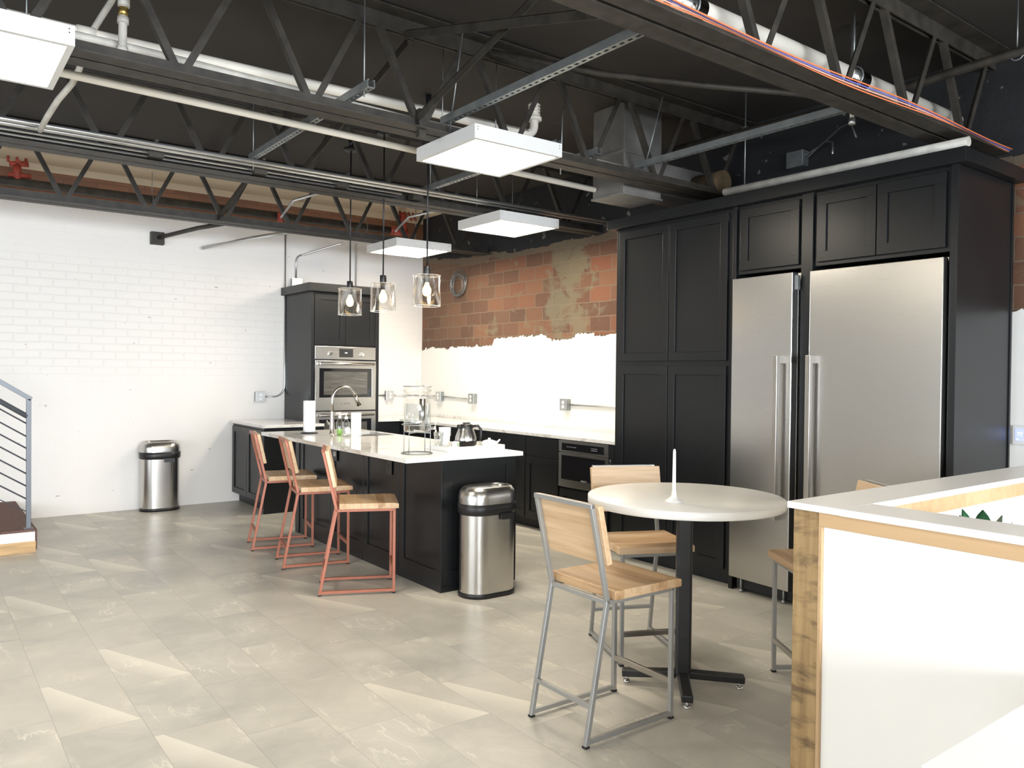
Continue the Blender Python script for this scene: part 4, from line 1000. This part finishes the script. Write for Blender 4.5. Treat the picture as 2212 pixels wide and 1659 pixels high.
leafy(2.60, 1.20, .85, 'light green plant closest to the inner corner of the ledge', 7, .235, 2, 'leaf_light')
# bright white low table surface in the lower right corner
t = thing('side_counter', 'white counter corner cut off by the bottom right edge of the frame', 'counter', (1.9, .4, 0))
B(1.519, 2.24, -1.2, .717, .715, .74).build('counter_top', 'white', t, .003)
B(1.56, 2.22, -1.15, .68, 0, .715).build('counter_body', 'whitemat', t, .003)

# ------------------------------------------------------------------ stair platform and railing
t = thing('stair_platform', 'carpeted low step with white band and raw timber base, bottom left', 'step', (-.2, 8.1, 0))
B(-2.2, .79, 7.335, YW - .005, 0, .09).build('timber_base', 'rough_pine', t, .003)
B(-2.2, .785, 7.34, YW - .005, .09, .165).build('white_band', 'drywall', t, .002)
m = MB(); m.box(-2.2, .80, 7.345, YW - .005, .165, .184); m.box(.786, .80, 7.345, YW - .005, .02, .165); m.build('carpet', 'carpet', t, .006)
# second step rising to the left, outside the view
B(-2.2, -.35, 7.45, YW - .005, .184, .36).build('upper_step', 'carpet', t, .004)
t = thing('stair_railing', 'slate grey metal stair railing with thin sloping bars', 'railing', (.735, 7.40, .184))
y_ = 7.40; sl = (1.233 - 1.372) / (.754 - .546); xr = .745
m = MB(); m.bar((xr, y_, .184), (xr, y_, 1.225), .034, .034, (1, 0, 0)); m.box(xr - .035, xr + .035, y_ - .035, y_ + .035, .184, .19); m.build('post', 'rail_paint', t, .002)
m = MB(); m.bar((xr + .017, y_, 1.222), (xr - 1.9, y_, 1.222 - sl * 1.917), .034, .034); m.build('top_rail', 'rail_paint', t, .002)
m = MB(); m.tube([(xr - .01, y_ - .0, 1.085), (xr - 1.9, y_, 1.085 - sl * 1.9)], .020, 14); m.build('handrail_tube', 'rail_paint', t)
m = None
for z in (1.018, .914, .819, .72, .616, .516, .414):
    m = MB(); m.tube([(xr, y_, z), (xr - 1.9, y_, z - sl * 1.9)], .006, 8); m.build('railing_bar', 'rail_paint', t)
m = MB(); m.tube([(xr, y_, .314), (xr - .9, y_, .314 + .55)], .004, 8); m.build('railing_bar', 'rail_paint', t)
m = MB(); m.bar((xr - 1.3, y_, .36), (xr - 1.3, y_, 2.1), .034, .034, (1, 0, 0)); m.build('post', 'rail_paint', t)

# ------------------------------------------------------------------ electrical boxes and conduits on the walls
def wall_box(axis, p, label, outlet=True, w_=.105, h=.115, d=.055, name='outlet_box'):
    t = thing(name, label, 'outlet' if outlet else 'junction box', p)
    x, y, z = p
    if axis == 'y':
        B(x - w_ / 2, x + w_ / 2, YW - d, YW - .001, z - h / 2, z + h / 2).build('steel_box', 'galv', t, .006)
        B(x - w_ / 2 - .003, x + w_ / 2 + .003, YW - d - .004, YW - d, z - h / 2 - .003, z + h / 2 + .003).build('face_plate', 'emt', t, .003)
        if outlet:
            m = MB()
            for s_ in (-1, 1): m.tube([(x, YW - d - .004, z + s_ * .022), (x, YW - d - .009, z + s_ * .022)], .017, 16)
            m.build('socket_faces', 'white', t)
    else:
        X = XB - .0142
        B(X - d, X, y - w_ / 2, y + w_ / 2, z - h / 2, z + h / 2).build('steel_box', 'galv', t, .006)
        B(X - d - .004, X - d, y - w_ / 2 - .003, y + w_ / 2 + .003, z - h / 2 - .003, z + h / 2 + .003).build('face_plate', 'emt', t, .003)
        if outlet:
            m = MB()
            for s_ in (-1, 1): m.tube([(X - d - .004, y, z + s_ * .022), (X - d - .009, y, z + s_ * .022)], .017, 16)
            m.build('socket_faces', 'white', t)
    return t
wall_box('y', (3.173, YW, 1.171), 'steel outlet box on the white wall left of the oven tower')
wall_box('y', (4.835, YW, 1.173), 'steel outlet box on the white wall right of the oven tower')
wall_box('x', (XB, 8.49, 1.172), 'steel outlet box on the plaster wall closest to the room corner')
wall_box('x', (XB, 7.76, 1.166), 'steel outlet box on the plaster wall at the middle of the counter')
wall_box('x', (XB, 6.09, 1.158), 'steel outlet box on the plaster wall nearest the pantry')
wall_box('y', (3.60, YW, 2.505), 'steel junction box on top of the oven tower', False, .12, .10)
def pipe(name, pts, r, mat, label, cat, seg=10, group=None, straps=()):
    m = MB(); m.tube(pts, r, seg); o = m.build(name, mat); return tag(o, label, cat, group)
yw_ = YW - .016; xw_ = XB - .030
def arc(c, r, a0, a1, plane, n=7):
    out = []
    for k in range(n):
        a = a0 + (a1 - a0) * k / (n - 1)
        if plane == 'xz': out.append((c[0] + r * math.cos(a), c[1], c[2] + r * math.sin(a)))
        if plane == 'yz': out.append((c[0], c[1] + r * math.cos(a), c[2] + r * math.sin(a)))
    return out
pipe('conduit', [(3.226, yw_, 1.171)] + arc((3.34, yw_, 1.30), .13, -PI / 2, 0, 'xz') + [(3.47, yw_, 3.07)], .010, 'emt', 'steel conduit curving up the white wall left of the oven tower', 'conduit')
pipe('conduit', [(3.60, yw_, 2.555), (3.60, yw_, 2.76)] + arc((3.68, yw_, 2.76), .08, PI, PI / 2, 'xz')[1:] + [(3.95, 8.5, 2.95)], .010, 'emt', 'bent steel conduit rising from the box on the oven tower', 'conduit')
pipe('conduit', [(4.37, yw_, 2.345), (4.37, yw_, 2.99), (4.33, 8.9, 3.03)], .010, 'emt', 'straight steel conduit above the right side of the oven tower', 'conduit')
pipe('conduit', [(4.306, yw_, 1.173), (4.782, yw_, 1.173)], .010, 'emt', 'short steel conduit between oven tower and the next outlet box', 'conduit')
pipe('conduit', [(4.888, yw_, 1.173), (XB - .05, yw_, 1.173)], .010, 'emt', 'steel conduit on the white wall running into the room corner', 'conduit')
pipe('conduit', [(xw_, 8.437, 1.172), (xw_, 8.0, 1.160), (xw_, 7.815, 1.162)], .010, 'emt', 'steel conduit joining the two outlet boxes on the plaster wall', 'conduit')
pipe('conduit', [(xw_, 8.97, 1.172), (xw_, 8.543, 1.172)], .010, 'emt', 'stub of steel conduit on the plaster wall by the room corner', 'conduit')
pipe('conduit', [(xw_, 6.036, 1.158), (xw_, 4.67, 1.158)], .010, 'emt', 'steel conduit running from the last outlet box to the pantry', 'conduit')
# coil of grey cable hanging on the block wall
m = MB(); rnd = random.Random(5)
for k in range(9):
    ra, rb = rnd.uniform(.09, .165), rnd.uniform(.12, .165); oy, oz = rnd.uniform(-.03, .03), rnd.uniform(-.02, .02); ph = rnd.uniform(0, 6)
    m.tube([(XB - .012 - .004 * k + .006 * math.sin(a * PI / 10 + ph), 8.11 + oy + ra * math.cos(a * PI / 20), 2.545 + oz + rb * math.sin(a * PI / 20)) for a in range(40)], .0035, 5, True)
tag(m.build('cable_coil', 'galv'), 'coil of thin grey cable hanging on the block wall', 'cable')

# thermostat
t = thing('thermostat', 'white wall thermostat with a glowing blue screen at the right edge', 'thermostat', (XB - .03, 1.925, 1.13))
X = XB - .0145
B(X - .028, X, 1.86, 1.992, 1.073, 1.187).build('case', 'white', t, .006)
B(X - .0295, X - .027, 1.872, 1.975, 1.098, 1.170).build('screen', 'screen', t)
text('77', 'lettering', .032, 'screen_text', t, (X - .030, 1.948, 1.135), (0, -1, 0), (0, 0, 1), .0004)
B(X - .0305, X - .029, 1.955, 1.968, 1.105, 1.110).build('screen_icon', 'screen_text', t); B(X - .0305, X - .029, 1.880, 1.925, 1.120, 1.150).build('screen_icon', 'screen_text', t)

# ------------------------------------------------------------------ slotted struts
def strut(p, q, label, w_=.041, h=.041, z=2.925):
    """slotted channel along y from p to q at x = p[0]; open side up"""
    x = p[0]; y0, y1 = p[1], q[1]; m = MB(); g = .003
    m.box(x - w_ / 2, x - w_ / 2 + g, y0, y1, z, z + h); m.box(x + w_ / 2 - g, x + w_ / 2, y0, y1, z, z + h)
    m.box(x - w_ / 2 + g, x - .007, y0, y1, z, z + g); m.box(x + .007, x + w_ / 2 - g, y0, y1, z, z + g)
    m.box(x - w_ / 2 + g, x - w_ / 2 + .010, y0, y1, z + h - g, z + h); m.box(x + w_ / 2 - .010, x + w_ / 2 - g, y0, y1, z + h - g, z + h)
    n = int((y1 - y0) / .05)
    for k in range(n):
        a = y0 + k * .05; m.box(x - .007, x + .007, a, a + .022, z, z + g)
    return tag(m.build('slotted_strut', 'galv'), label, 'strut', 'slotted steel struts between roof joists')
strut((1.875, 3.70), (1.875, 5.50), 'slotted steel strut left of centre, above the conduits')
strut((2.49, 2.23), (2.49, 3.99), 'long slotted steel strut above the nearest square light')
strut((4.09, 2.25), (4.09, 3.97), 'slotted steel strut in front of the metal duct')
strut((3.30, 3.9), (3.30, 5.51), 'slotted steel strut directly behind the nearest square light')
strut((3.62, 3.86), (3.62, 4.16), 'short end of slotted strut beside the nearest square light')
def rod(p, q, label, r=.0045): tag(MB().tube([p, q], r, 6).build('threaded_rod', 'galv'), label, 'rod', 'threaded hanger rods')
rod((1.875, 3.78, 2.90), (1.875, 3.78, 3.44), 'thin rod holding the near end of the left strut')
rod((1.875, 5.46, 2.86), (1.875, 5.46, 3.44), 'thin rod holding the far end of the left strut')
rod((2.49, 3.92, 2.86), (2.49, 3.78, 3.44), 'thin rod just left of the nearest square light')
rod((4.09, 3.90, 2.90), (4.16, 3.80, 3.40), 'thin leaning rod in front of the metal duct')
rod((3.30, 5.47, 2.88), (3.30, 5.47, 3.44), 'thin rod below the left corner of the nearest square light')
rod((4.62, 3.45, 2.80), (4.62, 3.45, 3.44), 'thin rod holding the dusty white pipe above the tall cabinets')
rod((3.45, 4.05, 2.80), (3.47, 4.05, 3.42), 'thin rod right of the white pipe vent')

# ------------------------------------------------------------------ conduits along the third joist
for (y, z, l) in ((5.43, 2.905, 'topmost'), (5.50, 2.90, 'second'), (5.58, 2.885, 'third'), (5.63, 2.870, 'lowest')):
    big = l in ('topmost', 'second')
    pipe('conduit', [(-5.9, y, z), (3.1 if not big else 5.30, y, z)], .0155 if big else .010, 'emt', l + ' of the four bright conduits along the third joist', 'conduit', 10, 'bright conduits beside the third joist')
m = MB()
for x, l in ((1.23, 'leftmost'), (1.92, 'second from the left'), (2.55, 'third from the left'), (3.2, 'rightmost')):
    m = MB(); m.box(x, x + .09, 5.56, 5.66, 2.860, 2.905); m.box(x, x + .02, 5.40, 5.66, 2.918, 2.930)
    tag(m.build('conduit_clamp', 'iron'), l + ' of the black clips fixing the conduits to the third joist', 'clamp', 'black conduit clips on the third joist')

# ------------------------------------------------------------------ white pipes
pv = thing('drain_pipe', 'thick white drain pipe behind the middle joist ending in a vent', 'pipe', (1.0, 4.27, 3.05))
m = MB(); m.tube([(-5.9, 4.27, 3.085), (.6, 4.27, 3.065), (3.33, 4.27, 3.10)] + arc((3.33, 4.27, 3.165), .065, -PI / 2, 0, 'xz') + [(3.395, 4.27, 3.21)], .030, 16); m.build('pipe_run', 'pvc', pv)
m = MB(); m.tube([(.62, 4.27, 3.065), (.70, 4.27, 3.066)], .036, 16); m.build('pipe_coupling', 'pvc', pv)
m = MB(); m.lathe([(.03, .0), (.052, .0), (.052, .02), (.042, .028), (1e-4, .028)], (3.395, 4.27, 3.20), 24); m.build('vent_flange', 'pvc', pv)
m = MB()
for k in range(4): m.lathe([(1e-4, .035 + k * .022), (.042, .035 + k * .022), (.042, .042 + k * .022), (1e-4, .042 + k * .022)], (3.395, 4.27, 3.20), 24)
m.cyl((3.395, 4.27, 3.20), .028, .028, .12, 16); m.build('vent_cap', 'pvc', pv)
pipe('drain_pipe', [(-5.9, 4.19, 3.018), (.94, 4.19, 3.018), (2.36, 4.19, 2.985), (4.15, 4.19, 2.99)], .021, 'pvc_old', 'thin pale pipe just below the thick drain pipe', 'pipe', 12)
pipe('drain_pipe', [(-5.9, 4.47, 2.955), (.5, 4.47, 2.925), (4.15, 4.47, 2.875)], .021, 'pvc', 'white pipe passing below the middle joist, behind the strut', 'pipe', 14)
t = thing('pipe_riser', 'pale vertical pipe with a copper band at the top left', 'pipe', (.78, 4.1, 3.0))
m = MB(); m.tube([(.79, 4.12, 2.95), (.80, 4.12, 3.46)], .019, 12); m.build('pipe_run', 'pvc_old', t)
m = MB(); m.tube([(.79, 4.12, 2.95), (.79, 4.12, 2.99)], .026, 12); m.tube([(.793, 4.12, 3.10), (.794, 4.12, 3.13)], .026, 12); m.tube([(.796, 4.12, 3.18), (.797, 4.12, 3.22)], .027, 12); m.build('pipe_collars', 'pvc_old', t)
m = MB(); m.tube([(.794, 4.12, 3.135), (.796, 4.12, 3.175)], .021, 12); m.build('copper_band', 'brass', t)
pipe('flexible_pipe', [(.85, 4.6, 3.47), (.835, 4.6, 3.399), (.78, 4.6, 3.29), (.732, 4.6, 3.191), (.70, 4.62, 3.09), (.69, 4.65, 3.02), (.665, 4.7, 2.955), (.62, 4.85, 2.90), (.60, 5.1, 2.87), (.60, 5.42, 2.87)], .016, 'pvc_old', 'bent pale pipe dropping left of the copper-banded riser', 'pipe')
# near joist pipe with steel couplings
pn = thing('drain_pipe', 'thick bright white pipe behind the nearest joist, top right', 'pipe', (2.4, 2.32, 3.08))
m = MB(); m.tube([(-2.0, 2.33, 3.085), (5.25, 2.33, 3.085)], .045, 20); m.build('pipe_run', 'pvc', pn)
for xc in (2.62, 3.98): m = MB(); m.tube([(xc, 2.33, 3.085), (xc + .17, 2.33, 3.085)], .048, 20); m.build('steel_coupling', 'chrome', pn)
for xc in (2.56, 2.72, 4.05):
    m = MB(); m.tube([(xc, 2.33 + .055 * math.cos(a * PI / 8), 3.085 + .055 * math.sin(a * PI / 8)) for a in range(16)], .004, 6, True); m.tube([(xc, 2.33, 3.14), (xc, 2.33, 3.45)], .005, 6); m.build('pipe_hanger', 'galv', pn)
pipe('drain_pipe', [(4.62, 1.98, 2.768), (4.62, 3.62, 2.775)], .027, 'pvc_old', 'dusty white pipe lying on top of the tall cabinets', 'pipe', 14)
m = MB(); m.tube([(4.25, 2.45, 2.93), (4.25, 2.45, ZC)], .014, 10); m.tube([(4.25, 2.45, 2.90), (4.25, 2.45, 2.93)], .02, 10)
tag(m.build('pipe_stub', 'emt'), 'short vertical steel pipe with a white tip behind the near joist', 'pipe')

# dark sprinkler pipes with hangers
def hanger(m, x, y, z, top=3.45, r=.03): m.tube([(x, y, z + r), (x, y, top)], .004, 6); m.tube([(x, y + r * 1.05 * math.cos(a * PI / 8), z + r * 1.05 * math.sin(a * PI / 8)) for a in range(16)], .003, 6, True)
sp_ = thing('sprinkler_pipe', 'dark pipe with a red fitting running along the white wall top', 'pipe', (0, 8.6, 3.17))
MB().tube([(-5.9, 8.6, 3.165), (4.85, 8.6, 3.19)], .042, 16).build('pipe_run', 'iron', sp_)
m = MB(); m.tube([(4.62, 8.6, 3.19), (4.85, 8.6, 3.19)], .052, 12); m.tube([(4.80, 8.6, 3.20), (4.80, 8.6, 3.42)], .05, 12); m.tube([(4.80, 8.6, 3.18), (4.86, 8.56, 2.98)], [.03, .018], 10)
for k in range(5): m.tube([(4.72 + k * .06, 8.56, 3.34), (4.72 + k * .06, 8.64, 3.44)], .018, 6)
m.build('red_fitting', 'red', sp_)
for xx in (1.93, 4.3): m = MB(); hanger(m, xx, 8.6, 3.18, 3.46, .045); m.build('pipe_hanger', 'galv', sp_)
m = MB(); m.tube([(.77, 8.6, 3.20), (.77, 8.6, 3.34)], .035, 12); m.tube([(.70, 8.6, 3.24), (.88, 8.6, 3.25)], .022, 8); m.tube([(.71, 8.6, 3.34), (.86, 8.6, 3.36)], .028, 8); m.tube([(.77, 8.52, 3.36), (.77, 8.68, 3.36)], .020, 8)
for k in range(3): m.tube([(.70 + .07 * k, 8.6, 3.36), (.70 + .07 * k, 8.6, 3.41)], .012, 6)
tag(m.build('sprinkler_valve', 'red'), 'red sprinkler valve at the top of the white wall, left edge', 'valve')
m = MB(); m.tube([(3.20, 8.45, 3.06), (3.20, 8.45, 3.19)], .030, 10); m.tube([(3.20, 8.45, 3.19), (3.20, 8.45, 3.23)], .014, 8)
tag(m.build('fire_sprinkler', 'red'), 'small orange-red sprinkler head above the middle of the white wall', 'sprinkler')
s2 = thing('sprinkler_pipe', 'dark pipe above the strut over the tall cabinets', 'pipe', (4.45, 3.5, 3.1))
MB().tube([(4.64, 4.12, 3.19), (4.62, 2.6, 3.15), (4.62, 1.8, 3.18), (4.62, -2.0, 3.2)], .025, 12).build('pipe_run', 'iron', s2)
for yy in (3.45, 1.75): m = MB(); hanger(m, 4.62, yy, 3.17); m.build('pipe_hanger', 'galv', s2)
m = MB(); m.tube([(4.62, 2.62, 3.15), (4.35, 2.66, 3.13), (4.0, 2.75, 3.11), (3.6, 3.0, 3.13), (3.2, 3.4, 3.22), (2.75, 3.87, 3.38)], .018, 10)
tag(m.build('flexible_pipe', 'iron'), 'dark flexible hose curving under the roof between the near joists', 'hose')

# ducts
dt = thing('air_duct', 'galvanised square air duct dropping behind the middle joist', 'duct', (4.4, 4.45, 2.8))
m = B(4.16, 4.56, 4.17, 4.50, 2.80, ZC); m.build('vertical_duct', 'duct', dt, .003)
B(4.15, 4.57, 4.16, 4.51, 3.10, 3.125).build('duct_seam', 'duct', dt, .002); B(4.15, 4.57, 4.16, 4.51, 2.795, 2.81).build('duct_seam', 'duct', dt, .002)
m = B(4.56, 5.31, 4.20, 4.48, 2.86, 3.10); m.build('side_duct', 'duct', dt, .003)
m = MB(); m.tube([(5.0, 3.92, 2.97), (5.0, 4.19, 2.97)], .085, 20)
tag(m.build('flexible_duct', plain('aged_insulation', (0.09, 0.06, 0.028), 0.9, var=0.4, vscale=10)), 'yellowish insulated round duct end above the pantry', 'duct')

# junction box with cables above the cabinets
jb = thing('junction_box', 'grey junction box on the upper block wall over the freezer', 'junction box', (5.28, 3.48, 3.09))
B(5.25, 5.329, 3.41, 3.55, 3.03, 3.15).build('box', 'galv', jb, .004)
m = MB(); m.tube([(5.29, 3.41, 3.11), (5.27, 3.30, 3.14), (5.2, 3.2, 3.15), (5.1, 3.08, 3.10), (5.05, 3.05, 3.0)], .006, 8); m.tube([(5.29, 3.41, 3.08), (5.26, 3.25, 3.16), (5.2, 3.08, 3.22), (5.1, 2.95, 3.2), (5.0, 2.85, 3.06)], .006, 8)
m.build('cables', 'emt', jb)

# coloured cables along the nearest joist
rnd = random.Random(11)
def cable(off, mat, label, amp):
    pts = []; ph = rnd.uniform(0, 6)
    for k in range(60):
        x = 1.9 + k * .0575; sagz = amp * math.sin(k * .16 + ph) ** 2
        pts.append((x, 2.155 - .1095 - off * .0075 + .003 * math.sin(k * .13 + off), 2.850 + off * .004 + .012 * math.sin(k * .17 + off * .5)))
    tag(MB().tube(pts, .0035, 6).build('cable', mat), label, 'cable', 'coloured cables along the nearest joist')
cable(0, 'orange_wire', 'orange cable lying on the nearest joist', .02)
cable(1, 'pink_wire', 'pale pink cable lying on the nearest joist', .02)
cable(2, 'blue_wire', 'blue cable lying on the nearest joist', .02)
cable(3, 'orange_wire', 'second orange cable, farther side of the nearest joist', .02)

# bars and conduits in front of the top of the white wall
pipe('conduit', [(2.06, 8.98, 2.86), (2.3, 8.3, 2.90), (2.36, 7.66, 2.86)], .022, 'iron', 'dark bar from the white wall to the farthest joist, left', 'bar')
m = B(2.00, 2.13, 8.93, 9.005, 2.79, 2.92); tag(m.build('wall_bracket', 'iron', bevel=.003), 'small black bracket on the white wall below the farthest joist', 'bracket')
pipe('conduit', [(2.52, 8.90, 2.80), (2.95, 8.2, 2.88), (3.05, 7.66, 2.86)], .015, 'emt', 'grey conduit from the white wall to the farthest joist', 'conduit')
pipe('conduit', [(2.52, 8.92, 2.79), (2.90, 8.5, 2.90), (3.2, 8.4, 2.97), (3.47, 8.9, 3.06)], .012, 'emt', 'grey conduit bending from the wall towards the vertical one', 'conduit')
pipe('conduit', [(2.85, 7.5, 2.96), (2.62, 6.6, 2.94), (2.55, 5.78, 2.86)], .012, 'emt', 'slanting conduit between the third joist and the farthest joist', 'conduit')
pipe('conduit', [(4.1, 7.5, 2.97), (3.75, 6.6, 2.94), (3.6, 5.78, 2.86)], .012, 'emt', 'slanting conduit behind the middle pendant rod', 'conduit')
